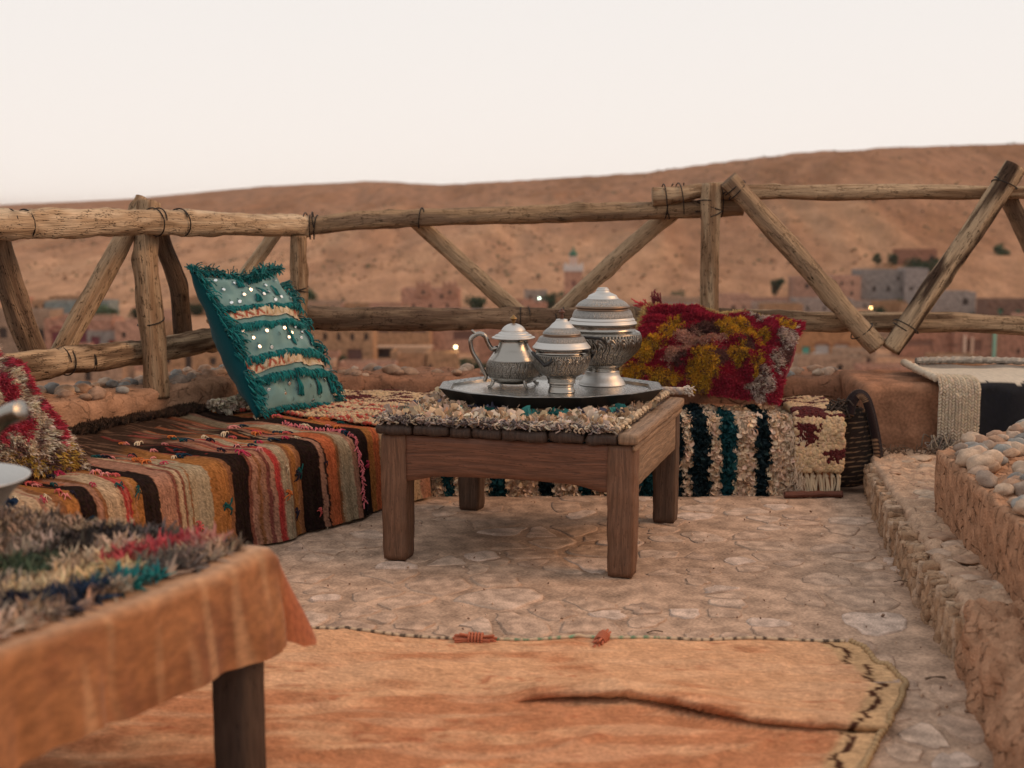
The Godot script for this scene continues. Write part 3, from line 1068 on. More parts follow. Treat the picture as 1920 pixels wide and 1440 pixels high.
func striped_rug() -> void:
	var cream := Color(.37, .255, .16)
	var beige := Color(.30, .23, .15)
	var ochre := Color(.28, .115, .038)
	var brown := Color(.20, .085, .04)
	var black := Color(.022, .014, .012)
	var rose := Color(.30, .15, .10)
	var red := Color(.30, .040, .035)
	var orange := Color(.39, .105, .045)
	var maroon := Color(.15, .05, .04)
	# [upper end along the bench, colour]
	var bands := [[-1.60, ochre], [-1.52, black], [-1.44, cream], [-1.38, red], [-1.32, beige], [-1.24, brown], [-1.16, black], [-1.09, rose], [-1.02, ochre], [-.96, black], [-.91, rose], [-.836, cream], [-.825, rose], [-.798, cream], [-.769, brown], [-.727, ochre], [-.674, black], [-.65, rose], [-.637, brown], [-.571, cream], [-.54, red], [-.504, ochre], [-.438, black], [-.374, rose], [-.362, maroon], [-.345, cream], [-.335, maroon], [-.318, beige], [-.312, brown], [-.24, beige], [-.167, ochre], [-.15, brown], [-.065, black], [-.05, maroon], [-.03, rose], [-.018, brown], [.0, rose], [.014, maroon], [.03, rose], [.059, red], [.075, beige], [.105, beige], [.12, brown], [.152, ochre], [.17, brown], [.258, black], [.277, rose], [.285, black], [.337, orange], [.35, brown], [.375, beige], [.419, beige], [.445, rose], [.47, black], [.525, black], [.56, ochre], [.60, orange], [.64, cream], [.70, red], [.80, cream], [.95, rose]]
	var s0 := -1.75
	var s1 := .86
	var qmax := .84 - .055 + .055 * PI / 2 + .235
	var b := Buf.new()
	var f := func(u: float, v: float) -> Vector3:
		return bench_point(lerpf(s0, s1, u), v * qmax)[0]
	var col := func(u: float, v: float) -> Color:
		var s := lerpf(s0, s1, u)
		var q := v * qmax
		s += .006 * nz.get_noise_2d(q * 9.0, s * 2.0) + .002 * nz.get_noise_2d(q * 60.0, s * 10.0)
		var k := black
		for e in bands:
			if s < e[0]:
				k = e[1]
				break
		var fine := .16 * nz.get_noise_2d(s * 260.0, q * 3.0) + .10 * nz.get_noise_2d(s * 90.0, q * 9.0) + .30 * nz.get_noise_2d(s * 170.0, q * 130.0)
		var thin := sin(floorf(s / .009) * 78.233) * 43758.5453
		thin -= floorf(thin)
		if thin > .74 and k != black:
			k = k.lerp(brown if thin < .9 else rose, .34)
		k = Color(k.r * (1 + fine * 1.5), k.g * (1 + fine * 1.5), k.b * (1 + fine * 1.5))
		# towards the wall the rug is woven in dark brown with thin pale picks
		var w := sm(.56, .30, q + .14 * nz.get_noise_2d(s * 3.0, q * 5.0)) * sm(.60, .2, s)
		var pick := sm(.25, .5, nz.get_noise_2d(s * 45.0, q * 4.0))
		# coloured wefts streak the upper face
		var hue := sin(floorf(s / .011) * 12.9898 + 4.0) * 43758.5453
		hue -= floorf(hue)
		if hue > .66 and q < .70 and q > .16 and nz.get_noise_2d(s * 30.0, q * 4.5 + 7.0) > -.05:
			var streak: Color = red if hue < .76 else rose if hue < .86 else cream if hue < .93 else orange
			k = k.lerp(streak, .7)
			w *= .45
		return k.lerp(Color(.045, .026, .018).lerp(Color(.15, .08, .05), pick * .7), w)
	b.grid(620, 190, f, col, (s1 - s0) * 14.0, qmax * 14.0, true)
	var m := mat("flatweave", Color(1.18, 1.18, 1.18), .97, {"vc": true, "map": tex.picks, "bump": tex.picks, "depth": .14, "spec": .06, "uv": Vector2(.25, .25)})
	var t := thing("striped_rug", "brown, ochre, black and cream striped flatweave rug with knotted yarn tufts over the left bench", "rug")
	part(t, "weave", b.mesh(m))
	# dark pile along its wall edge
	rng.seed = 31
	var fringe := blade_tuft("pile_dark", 6, .022, .004, .016, 40)
	pile(t, "wall_edge_pile", fringe, 2600, func(u: float, v: float) -> Array: return bench_point(lerpf(-1.1, .55, u), v * .09 - .045), func(_u: float, _v: float) -> Color: return Color(.055, .032, .022), Vector3(.2, .1, .1), .7)
	# yarn tufts
	var hues := [Color(.52, .10, .09), Color(.60, .22, .20), Color(.012, .03, .05), Color(.012, .07, .068), Color(.50, .14, .04), Color(.025, .02, .03), Color(.55, .42, .28), Color(.42, .04, .08)]
	var kinds := []
	for k in 8:
		for j in 2:
			kinds.append(yarn_knot(k * 7 + j + 60, 7, .030, mat("yarn%d" % k, hues[k], .95, {"rim": .2, "spec": .1})))
	rng.seed = 19
	for k in 150:
		var s := rr(-1.1, .80)
		var q := rr(.30, 1.06)
		if k % 3 == 0:
			q = rr(.45, .75)
		var pn := bench_point(s, q)
		part(t, "yarn_tuft", kinds[rng.randi() % 16], Transform3D(yarn_basis(pn[1]).scaled_local(Vector3(rr(.7, 1.3), 1, rr(.4, .8)) * rr(.6, 1.25)), pn[0] + pn[1] * .003))
	# pink selvedge fringe
	var yr := Buf.new()
	rng.seed = 8
	for k in 90:
		var pn := bench_point(.45 + rr(-.008, .008), lerpf(.5, 1.06, k / 89.0))
		var p: Vector3 = pn[0] + pn[1] * .004
		tube(yr, [p, p + pn[1] * .006 + Vector3(rr(-1, 1), rr(-1, 1), rr(-1, 1)) * .005, p + Vector3(rr(-1, 1), -1.2, rr(-1, 1)) * .011 + pn[1] * .004], .0024, 5, 5)
	part(t, "selvedge_fringe", yr.mesh(mat("yarn_pink", Color(.58, .15, .17), .95, {"rim": .2}), true))


# ---------------------------------------------------------------- wool and rag rugs on the back bench
func back_point(x: float, q: float) -> Array:    # over the back bench from the parapet forward and down
	var top := .285
	var zb := -5.61
	var zf := -4.975
	var r := .05
	var flat := zf - zb - r
	var p := Vector3(x, top, zb + q)
	var n := Vector3.UP
	if q > flat and q < flat + r * PI / 2:
		var a := (q - flat) / r
		p = Vector3(x, top - r + cos(a) * r, zb + flat + sin(a) * r)
		n = Vector3(0, cos(a), sin(a))
	elif q >= flat + r * PI / 2:
		var dn := q - flat - r * PI / 2
		p = Vector3(x, top - r - dn, zf + dn * .03)
		n = Vector3(0, .05, 1)
	p += n.normalized() * (.012 * nz.get_noise_2d(x * 5.0, q * 5.0) + .008)
	p.y = maxf(p.y, .012)
	return [p, n.normalized()]


func wool_rug() -> void:
	var cream := Color(.56, .38, .225)
	var wine := Color(.085, .014, .014)
	var pat := func(x: float, q: float) -> Color:
		var a := nz.get_noise_2d(x * 6.0 + 4.0, q * 17.0)
		var k := cream
		if a > .22 and q < .62:
			k = wine
		# blocks on the hanging end
		if x > 1.06 and q > .55:
			if x > 1.075 and x + .03 * nz.get_noise_2d(x * 40.0, q * 40.0) < 1.145 and q > .635 and q + .03 * nz.get_noise_2d(x * 40.0, q * 40.0) < .70 or x > 1.165 and q > .725 and q + .02 * nz.get_noise_2d(x * 30.0, q * 30.0) < .76 or q > .56 and q < .60 and sin(x * 90.0) > -.2:
				k = wine
		return k
	var base := mat("wool_base", Color.WHITE, 1.0, {"vc": true, "spec": .05})
	var t := thing("wool_rug", "shaggy cream and wine-red wool rug lying over the back bench beside the teal pillow", "rug")
	var b := Buf.new()
	b.grid(120, 60, func(u: float, v: float) -> Vector3:
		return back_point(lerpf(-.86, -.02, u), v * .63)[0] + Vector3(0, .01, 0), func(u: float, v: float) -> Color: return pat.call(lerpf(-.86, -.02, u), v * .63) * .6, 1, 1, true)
	# the bench corner: the sheet is a parallelogram in plan
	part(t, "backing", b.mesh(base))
	var nub := clump_mesh("nub", 3)
	rng.seed = 44
	var sl := func(c: float) -> Array:
		return [c * .0105, c * .0145]
	pile(t, "pile", nub, 9000, func(u: float, v: float) -> Array:
		var pn := back_point(lerpf(-.86, -.02, u), v * .63)
		return [pn[0] + pn[1] * .012, pn[1]], func(u: float, v: float) -> Color: return pat.call(lerpf(-.86, -.02, u), v * .63), Vector3.ZERO, .5, .007, .0125, .18)
	# runner of the same rug over the end of the striped bench
	var w := thing("wool_runner", "flat cream wool runner with red streaks between the striped rug and the parapet", "rug")
	var c := Buf.new()
	c.grid(90, 70, func(u: float, v: float) -> Vector3:
		var pn := bench_point(lerpf(.60, 1.0, u), v * .80)
		return pn[0] + pn[1] * .012, func(u: float, v: float) -> Color:
			var a := nz.get_noise_2d(u * 16.0, v * 3.0)
			return cream.lerp(Color(.42, .07, .05), sm(.15, .35, a)).lerp(Color(.25, .17, .12), sm(.3, .5, nz.get_noise_2d(u * 30.0 + 9.0, v * 5.0))), 8, 12, true)
	part(w, "weave", c.mesh(mats["flatweave"]))
	pile(w, "pile", nub, 2200, func(u: float, v: float) -> Array:
		var pn := bench_point(lerpf(.60, 1.0, u), v * .80)
		return [pn[0] + pn[1] * .014, pn[1]], func(u: float, v: float) -> Color:
			return cream.lerp(Color(.42, .07, .05), sm(.15, .35, nz.get_noise_2d(u * 16.0, v * 3.0))), Vector3.ZERO, .6, .004, .009, .2)
	# the hanging end on the right
	var h := thing("wool_rug", "thick cream wool rug with dark wine blocks and knotted fringe hanging beside the woven bag", "rug")
	var d := Buf.new()
	d.grid(40, 90, func(u: float, v: float) -> Vector3:
		var pn := back_point(lerpf(1.07, 1.245, u), lerpf(.30, .80, v))
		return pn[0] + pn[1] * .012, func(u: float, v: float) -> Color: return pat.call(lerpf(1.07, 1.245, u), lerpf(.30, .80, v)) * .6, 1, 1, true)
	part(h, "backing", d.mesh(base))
	pile(h, "pile", nub, 4200, func(u: float, v: float) -> Array:
		var pn := back_point(lerpf(1.07, 1.245, u), lerpf(.30, .80, v))
		return [pn[0] + pn[1] * .020, pn[1]], func(u: float, v: float) -> Color: return pat.call(lerpf(1.07, 1.245, u), lerpf(.30, .80, v)), Vector3(0, -.2, 0), .5, .006, .0125, .2)
	for k in 7:
		var x := 1.085 + k * .024
		var y := .105
		var z := -4.958
		var q := Buf.new()
		for j in 4:
			var o := Vector3(rr(-.004, .004), 0, rr(-.004, .004))
			tube(q, [Vector3(x, y + .02, z) + o, Vector3(x, y - .015, z + .012) + o, Vector3(x + rr(-.004, .012), y - .05, z + .016) + o * 1.4, Vector3(x + rr(-.006, .016), .012, z + .022) + o * 2.0], .0042, 6, 7)
		q.grid(8, 6, func(u: float, v: float) -> Vector3:
			var a := -TAU * u
			var e := (v - .5) * PI
			return Vector3(x + .004, y - .03, z + .014) + Vector3(cos(a) * cos(e), sin(e), sin(a) * cos(e)) * .009)
		part(h, "fringe_knot", q.mesh(mat("fringe", Color(.52, .40, .27), .95, {"rim": .2}), true))


func patchwork_rug() -> void:
	var cream := Color(.66, .48, .34)
	var teal := Color(.014, .055, .062)
	var ink := Color(.012, .022, .026)
	var pat := func(x: float, q: float) -> Color:
		x += .010 * nz.get_noise_2d(q * 9.0, x * 7.0) + .008 * nz.get_noise_2d(q * 40.0, x * 30.0)
		var at := [[-.34, ink], [-.26, cream], [-.22, teal], [-.08, cream], [-.03, teal], [.10, cream], [.16, ink], [.25, cream], [.31, teal], [.36, cream], [.40, ink], [.475, cream], [.555, teal], [.60, cream], [.65, ink], [.68, cream], [.748, ink], [.79, cream], [.846, teal], [.918, cream], [.97, ink], [1.2, cream]]
		for e in at:
			if x < e[0]:
				return e[1]
		return cream
	var t := thing("rag_rug", "cream and dark teal striped rag rug hanging down the front of the back bench", "rug")
	var b := Buf.new()
	b.grid(150, 70, func(u: float, v: float) -> Vector3:
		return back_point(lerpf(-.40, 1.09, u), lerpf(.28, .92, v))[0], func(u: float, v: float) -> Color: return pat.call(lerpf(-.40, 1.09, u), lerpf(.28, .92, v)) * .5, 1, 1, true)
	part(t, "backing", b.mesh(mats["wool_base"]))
	rng.seed = 93
	for k in 3:
		var sc := scrap_mesh("rag", .027, 50 + k)
		rng.seed = 200 + k
		pile(t, "rag_pile", sc, 4600, func(u: float, v: float) -> Array: return back_point(lerpf(-.42, 1.085, u), lerpf(.30, .925, v)),
			func(u: float, v: float) -> Color: return pat.call(lerpf(-.42, 1.085, u), lerpf(.30, .925, v)), Vector3(0, -1.7, .15), .75, .6, 1.15, .2)
	# loose ends at its right edge
	var y := Buf.new()
	for k in 70:
		var pn := back_point(1.075 + rr(-.02, .03), lerpf(.62, .92, rng.randf()))
		var p: Vector3 = pn[0] + Vector3(0, 0, .02)
		tube(y, [p, p + Vector3(rr(-1, 1) * .01, -.02, .014), p + Vector3(rr(-1, 1) * .02, -.05, .012), p + Vector3(rr(-1, 1) * .03, -.075, .004)], .0016, 5, 6)
	part(t, "loose_threads", y.mesh(mat("thread", Color(.55, .42, .31), .95), true))


# ---------------------------------------------------------------- kilim on the floor
func kilim_point(u: float, v: float) -> Array:    # -> [point, distance from the right edge, distance behind the fold]
	var z := lerpf(-3.22, -1.15, v)
	var rx: float
	if z < -2.94:
		rx = lerpf(.845, .892, (z + 3.18) / .24)
	elif z < -2.66:
		rx = lerpf(.892, .775, (z + 2.94) / .28)
	else:
		rx = lerpf(.775, .60, (z + 2.66) / .34)
	rx += .007 * nz.get_noise_1d(z * 6.0) + .003 * nz.get_noise_1d(z * 40.0)
	var x := lerpf(-1.7, rx, u)
	var far := -3.215 + .035 * sm(.2, .8, x) - .10 * sm(-.1, -.6, x) + .010 * nz.get_noise_1d(x * 4.0)
	z = lerpf(far, -1.15, v)
	var zf := -2.81 + .155 * sm(.15, .62, x) + .03 * sm(.55, .8, x)
	var amp := sm(-.08, .12, x) * (1 - .2 * sm(.4, .8, x)) * (.9 + .25 * nz.get_noise_1d(x * 5.0))
	var d := z - zf
	var y := .009
	if d < 0:
		y += .034 * amp * exp(-pow(d / .075, 2))
	elif d < .07:          # the lip rolls forward and tucks back under itself
		var t := d / .07
		var lip := .036 * amp
		if t < .34:
			var q := t / .34
			y += amp * (.034 - .007 * q * q)
			z = lerpf(z, zf + lip * sin(q * PI / 2), amp)
		elif t < .42:
			var q := (t - .34) / .08
			y += amp * lerpf(.027, .019, q)
			z = lerpf(z, zf + lip, amp)
		elif t < .68:
			var q := (t - .42) / .26
			y += amp * lerpf(.019, .0, sqrt(q))
			z = lerpf(z, zf + lerpf(lip, -.012, q), amp)
		else:
			z = lerpf(z, zf + lerpf(-.012, .07, (t - .68) / .32), amp)
	y += .008 * nz.get_noise_2d(x * 1.6, z * 7.0) + .005 * nz.get_noise_2d(x * 3.0 + 7.0, z * 22.0) + .011 * sm(-.1, -.7, x) * maxf(0, nz.get_noise_2d(x * .9 + 2.0, z * 7.0 - x * 2.0))
	var cr := absf(nz.get_noise_2d(x * .7 + 3.0, z * 4.0 + x * .9))
	y += .011 * maxf(0.0, 1.0 - cr / .09) * sm(-2.75, -2.5, z) + .004 * maxf(0.0, 1.0 - absf(nz.get_noise_2d(x * 1.1 + 13.0, z * 6.0 - x * .5)) / .08)
	y += .008 * sm(-2.6, -2.3, z) * nz.get_noise_2d(x * 1.2, z * 12.0 + x * 1.5)
	return [Vector3(x, maxf(y, .004), z), rx - x, d]


func kilim() -> void:
	var b := Buf.new()
	var col := func(u: float, v: float) -> Color:
		var k := kilim_point(u, v)
		var p: Vector3 = k[0]
		var c := Color(.645, .375, .21)
		var red := Color(.47, .20, .098)
		var w := nz.get_noise_2d(p.x * 2.6, p.z * 6.0) + .35 * nz.get_noise_2d(p.x * 9.0, p.z * 24.0)
		c = c.lerp(red, .85 * sm(.0, 1.0, w + 1.05 * sm(-.06, .03, k[2]) - .1))
		c = c.lerp(Color(.40, .14, .07), .7 * sm(.38, .7, nz.get_noise_2d(p.x * 20.0 + 3.0, p.z * 44.0)) * sm(.0, .5, nz.get_noise_2d(p.x * 2.0, p.z * 5.0 + 4.0)))
		c = c.lerp(Color(.72, .46, .28), .4 * sm(.1, .6, nz.get_noise_2d(p.x * 2.4 + 8.0, p.z * 13.0)))
		var e: float = k[1]
		if e < .09:
			c = c.lerp(Color(.56, .37, .20), sm(.09, .07, e))
			var zig := .058 + .012 * sin(p.z * 55.0) + .008 * nz.get_noise_1d(p.z * 50.0)
			if absf(e - zig) < .007 + .004 * nz.get_noise_1d(p.z * 120.0):
				c = Color(.075, .035, .022)
		var fine := 1 + .14 * nz.get_noise_2d(p.x * 40.0, p.z * 260.0) + .12 * nz.get_noise_2d(p.x * 130.0, p.z * 130.0)
		return Color(c.r * fine, c.g * fine, c.b * fine)
	b.grid(300, 300, func(u: float, v: float) -> Vector3: return kilim_point(u, v)[0], col, 2.4 * 10, 2.1 * 10, true)
	var t := thing("kilim", "orange flatwoven kilim with a long fold and a zigzag cream border lying on the floor", "rug")
	part(t, "weave", b.mesh(mat("kilim", Color(1.15, 1.07, 1.06), .97, {"vc": true, "map": tex.picks, "bump": tex.picks, "depth": .12, "spec": .06, "uv": Vector2(.17, .17)})))
	# bound far edge
	var pts := []
	var e := Buf.new()
	for k in 90:
		pts.append(kilim_point(lerpf(.25, .995, k / 89.0), 0.0)[0] + Vector3(0, .002, 0))
	tube(e, pts, func(u: float, a: float) -> float: return .0048 + .0014 * nz.get_noise_1d(u * 260.0), 6, 360, func(u: float, _a: float, p: Vector3) -> Color:
		var w := .6 * sin(u * 420.0 + 3.0 * nz.get_noise_1d(p.x * 9.0))
		var gr := sm(.10, .16, p.x) * sm(.42, .36, p.x) + sm(-.06, -.02, p.x) * sm(.3, .2, p.x)
		return Color(.52, .38, .25).lerp(Color(.10, .07, .05).lerp(Color(.16, .22, .13), gr), sm(-.1, .4, w + .8 * nz.get_noise_1d(p.x * 70.0))))
	part(t, "bound_edge", e.mesh(mat("cord", Color.WHITE, .95, {"vc": true}), true))
	# right edge whip stitch
	pts = []
	e = Buf.new()
	for k in 70:
		pts.append(kilim_point(1.0, k / 69.0)[0] + Vector3(.001, .002, 0))
	tube(e, pts, func(u: float, _a: float) -> float: return .0065 + .0025 * sin(u * 900.0), 6, 420, func(u: float, _a: float, _p: Vector3) -> Color: return Color(.42, .27, .14) * (.8 + .25 * sin(u * 880.0)))
	part(t, "stitched_edge", e.mesh(mats["cord"], true))
	# two wrapped tassels
	var rust := mat("rust_yarn", Color(.42, .13, .07), .95, {"rim": .2})
	for q in [[Vector3(-.09, .016, -3.195), Vector3(1, 0, .12), .085], [Vector3(.222, .016, -3.19), Vector3(.35, .1, -.9), .075]]:
		var y := Buf.new()
		var d: Vector3 = q[1].normalized()
		rng.seed = 17
		for k in 16:
			var o := Vector3(rr(-1, 1), rr(-.6, 1), rr(-1, 1)) * .010
			tube(y, [q[0] - d * q[2] * .5 + o * 1.5, q[0] - d * q[2] * .15 + o * .9, q[0] + d * q[2] * .15 + o * .8, q[0] + d * q[2] * .5 + o * 1.3], .0035, 5, 8)
		for k in 5:
			wire_ring(y, q[0] + d * (k - 2) * .008, d, .0135, .003)
		part(t, "tassel", y.mesh(rust, true))


func wire_ring(b: Buf, c: Vector3, axis: Vector3, r: float, th: float) -> void:
	var d := axis.normalized()
	var x := d.cross(Vector3.UP).normalized()
	var y := d.cross(x)
	var pts := []
	for k in 15:
		var a := TAU * k / 14.0
		pts.append(c + (x * cos(a) + y * sin(a)) * r)
	tube(b, pts, th, 5, 28, null, false)


# ---------------------------------------------------------------- tea table
func board(len_: float, w: float, t: float, step := .03, rnd := .004, amp := .0012, seed_ := 0.0, m: Material = null) -> ArrayMesh:   # grain along y
	var b := Buf.new()
	rough_box(b, Vector3(w, len_, t), step, rnd, amp, 14.0, Vector3(seed_, seed_ * 1.3, 0))
	return b.mesh(m, true)


func along(dirn: Vector3, wide: Vector3, at: Vector3) -> Transform3D:   # y of the board along dirn, x along wide
	var y := dirn.normalized()
	var x := wide.normalized()
	return Transform3D(Basis(x, y, x.cross(y)), at)


var table_turn := -.29
var table_at := Vector3(.09, 0, -4.28)


func tea_table() -> void:
	var t := thing("tea_table", "low dark wooden table with a cracked plank top carrying the silver tray", "table", table_at, table_turn)
	var wood := mat("old_wood", Color(.235, .115, .066), .58, {"map": tex.grain, "bump": tex.grain, "depth": .5, "tri": 2.6, "world": false, "spec": .4})
	var wood2 := mat("old_wood_red", Color(.215, .088, .048), .55, {"map": tex.grain, "bump": tex.grain, "depth": .3, "tri": 1.9, "world": false, "spec": .42})
	var pale_lit_wood := mat("bare_lit_wood", Color(.36, .225, .14), .66, {"map": tex.grain, "bump": tex.grain, "depth": .4, "tri": 2.2, "world": false, "spec": .35})
	var dark := mat("dark_wood", Color(.088, .054, .040), .6, {"map": tex.grain, "bump": tex.grain, "depth": .5, "tri": 2.6, "world": false, "spec": .4})
	var hx := .405
	var hz := .412
	rng.seed = 61
	# planks run front to back; their worn front ends make the wavy edge
	var ends := [-hx, -.285, -.17, -.10, -.005, .135, .25, .345]
	for k in 7:
		var w: float = ends[k + 1] - ends[k] - .003
		var x: float = (ends[k] + ends[k + 1]) / 2
		var dz := rr(-.006, .008)
		part(t, "plank", board(hz * 2 + dz, w, .034, .014, .010, .005, k * 4.3, dark), along(Vector3(0, 0, 1), Vector3(1, 0, 0), Vector3(x, .411 + rr(-.002, .002), dz / 2)))
	part(t, "plank", board(hz * 2 + .010, .058, .03, .012, .005, .0025, 50, pale_lit_wood), along(Vector3(0, 0, 1), Vector3(1, 0, 0), Vector3(hx - .029, .414, -.002)))
	part(t, "edge_moulding", board(hz * 2 - .01, .012, .02, .03, .005, .001, 55, pale_lit_wood), along(Vector3(0, 0, 1), Vector3(1, 0, 0), Vector3(hx - .012, .388, 0)))
	for sx in [-1.0, 1.0]:
		for sz in [-1.0, 1.0]:
			var leg := Buf.new()
			rough_box(leg, Vector3(.080, .392, .080), .016, .003, .0020, 16.0, Vector3(sx * 3, sz * 5, 0), func(p: Vector3) -> Vector3:
				var k := 1.0 - .05 * sm(.05, -.19, p.y) - .06 * sm(-.17, -.196, p.y)
				return Vector3(p.x * k, p.y, p.z * k))
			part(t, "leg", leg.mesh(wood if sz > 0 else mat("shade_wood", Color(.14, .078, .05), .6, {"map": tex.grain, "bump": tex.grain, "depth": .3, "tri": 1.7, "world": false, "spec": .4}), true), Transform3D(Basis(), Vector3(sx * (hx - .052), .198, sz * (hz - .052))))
	for sz in [-1.0, 1.0]:
		var ap := Buf.new()
		rough_box(ap, Vector3(.128, .65, .024), .02, .003, .001, 9.0, Vector3(sz * 7, 0, 0), func(p: Vector3) -> Vector3:
			# the lower edge rises into a shallow shaped arch at each end
			if p.x < 0:
				p.x += .014 * sm(.20, .31, absf(p.y)) * -1.0 + .010 * (1.0 - pow(absf(p.y) / .33, 2.0))
			return p)
		part(t, "apron", ap.mesh(wood2, true), along(Vector3(-1, 0, 0), Vector3(0, 1, 0), Vector3(0, .328, sz * (hz - .030))))
	for sx in [-1.0, 1.0]:
		part(t, "apron", board(.665, .128, .024, .03, .003, .001, sx * 9, pale_lit_wood if sx > 0 else wood2), along(Vector3(0, 0, 1), Vector3(0, 1, 0), Vector3(sx * (hx - .026), .328, 0)))  # right apron paler: light falling on that side is put into its colour
	# rag mat on the table
	var tf := Transform3D(Basis(Vector3.UP, table_turn), table_at)
	var r := thing("table_mat", "knotted cream and grey rag mat spread under the silver tray", "rug", table_at, table_turn)
	var base := .4285
	var x0 := -.395
	var x1 := .335
	var z0 := -.425
	var z1 := .405
	var b := Buf.new()
	b.grid(70, 70, func(u: float, v: float) -> Vector3:
		var x := lerpf(x0, x1, u)
		var z := lerpf(z0, z1, v)
		return Vector3(x, base + .010 + .004 * nz.get_noise_2d(x * 9.0, z * 9.0), z), null, 8, 8, true)
	part(r, "backing", b.mesh(mat("mat_base", Color(.34, .25, .18), 1.0)))
	var pat := func(u: float, v: float) -> Color:
		var x := lerpf(x0, x1, u)
		var z := lerpf(z0, z1, v)
		var c := Color(.52, .37, .25)
		var n := nz.get_noise_2d(x * 22.0, z * 22.0)
		c = c.lerp(Color(.50, .32, .22), sm(.1, .5, n))
		c = c.lerp(Color(.56, .47, .38), sm(.1, .5, nz.get_noise_2d(x * 30.0 + 5.0, z * 30.0)))
		if absf(v - .80) < .03 and nz.get_noise_1d(x * 14.0) > .05 or absf(v - .62) < .03 and nz.get_noise_1d(x * 12.0 + 7.0) > .1:
			c = Color(.04, .17, .16)
		if absf(v - .70) < .03 and nz.get_noise_1d(x * 15.0 + 3.0) > .2:
			c = Color(.10, .10, .14)
		return c
	for k in 3:
		var sc: Mesh = scrap_mesh("matrag", .024, 80 + k) if k < 2 else blade_tuft("matyarn", 8, .010, .005, .020, 83)
		rng.seed = 300 + k
		pile(r, "rag_pile", sc, 1000 if k < 2 else 1700, func(u: float, v: float) -> Array: return [Vector3(lerpf(x0, x1, u), base + .009, lerpf(z0, z1 - .02, v)), Vector3.UP], pat, Vector3.ZERO, 2.4, .7, 1.5, .22)
	# woolly grey loops along the front and left edge
	rng.seed = 71
	var yarns := [Color(.31, .25, .21), Color(.09, .07, .068), Color(.44, .36, .29), Color(.17, .135, .125), Color(.38, .285, .215)]
	var loops := Buf.new()
	for k in 1100:
		var front := k < 800
		var p := Vector3(rr(x0, x1 + .005), base + rr(.004, .017), z1 + rr(-.022, .012)) if front else Vector3(x0 + rr(-.012, .012), base + rr(.002, .016), rr(z0, z1))
		var c: Color = jit(yarns[rng.randi() % 5], .25)
		var a := Vector3(rr(-1, 1), rr(-.1, .8), rr(-1, 1)).normalized() * .012
		var d := Vector3(rr(-1, 1), rr(-.5, .5), rr(-1, 1)).normalized() * .013
		tube(loops, [p, p + a, p + a * .8 + d, p + d], .0023, 4, 6, func(_u: float, _a: float, _p: Vector3) -> Color: return c, false)
	part(r, "looped_edge", loops.mesh(mat("loops", Color.WHITE, 1.0, {"vc": true, "spec": .08, "rim": .2})))
	# thick bound selvedge on the right and a plaited tail at its far corner
	var sel := Buf.new()
	tube(sel, [Vector3(x1, base + .010, z1), Vector3(x1 + .004, base + .011, .1), Vector3(x1, base + .011, -.2), Vector3(x1 + .006, base + .012, z0)], func(u: float, a: float) -> float: return .0095 + .003 * sin(u * 130.0 + a) + .002 * nz.get_noise_2d(u * 60.0, a), 9, 200, func(u: float, a: float, _p: Vector3) -> Color: return Color(.50, .38, .26) * (.75 + .3 * sin(u * 130.0 + a) + .3 * nz.get_noise_2d(u * 50.0, a)))
	part(r, "selvedge", sel.mesh(mats["cord"], true))
	var tail := Buf.new()
	for k in 3:
		var pts := []
		for j in 12:
			var u := j / 11.0
			pts.append(Vector3(x1 - .07 + u * .135 + .006 * sin(u * 22.0 + k * 2.1), base + .020 + .007 * cos(u * 22.0 + k * 2.1), z0 + .012 - .02 * u))
		tube(tail, pts, .009, 7, 40, func(u: float, _a: float, p: Vector3) -> Color: return [Color(.56, .44, .34), Color(.35, .29, .27), Color(.48, .33, .25)][k] * (.9 + .2 * sin(u * 160.0)))
	for k in 40:
		var p := Vector3(x1 + .062 + rr(-.008, .008), base + .018 + rr(-.006, .010), z0 - .01 + rr(-.008, .008))
		tube(tail, [p, p + Vector3(rr(.005, .02), rr(-.008, .012), rr(-.012, .012)), p + Vector3(rr(.015, .035), rr(-.02, .01), rr(-.02, .02))], .0022, 4, 5, func(_u: float, _a: float, _p: Vector3) -> Color: return Color(.52, .44, .38))
	part(r, "plaited_tail", tail.mesh(mats["cord"], true))


# ---------------------------------------------------------------- silver
func revolve(owner_: Node3D, n: String, pts: Array, m: Material, scale_ := 1.0, per := 4) -> MeshInstance3D:
	var q := []
	for p in pts:
		q.append(Vector2(p[0], p[1]) * scale_)
	var b := Buf.new()
	lathe(b, smooth_profile(q, per), 72)
	return part(owner_, n, b.mesh(m, true))


func band(owner_: Node3D, n: String, pts: Array, m: Material, scale_: float) -> void:   # the engraved zone: v from 0 to 1 up its height
	var q := []
	for p in pts:
		q.append(Vector2(p[0], p[1]) * scale_)
	var prof := smooth_profile(q, 6)
	var b := Buf.new()
	lathe(b, prof, 96)
	var top: float = b.t[b.t.size() - 1].y
	for j in b.t.size():
		b.t[j] = Vector2(b.t[j].x, 1.0 - b.t[j].y / top)
	part(owner_, n, b.mesh(m, true))


func handle(owner_: Node3D, n: String, pts: Array, r0: float, r1: float, m: Material) -> void:
	var b := Buf.new()
	tube(b, pts, func(u: float, a: float) -> float: return lerpf(r0, r1, u) * (1 + .12 * sin(u * 40.0) * sin(a)), 10, 40)
	part(owner_, n, b.mesh(m, true))


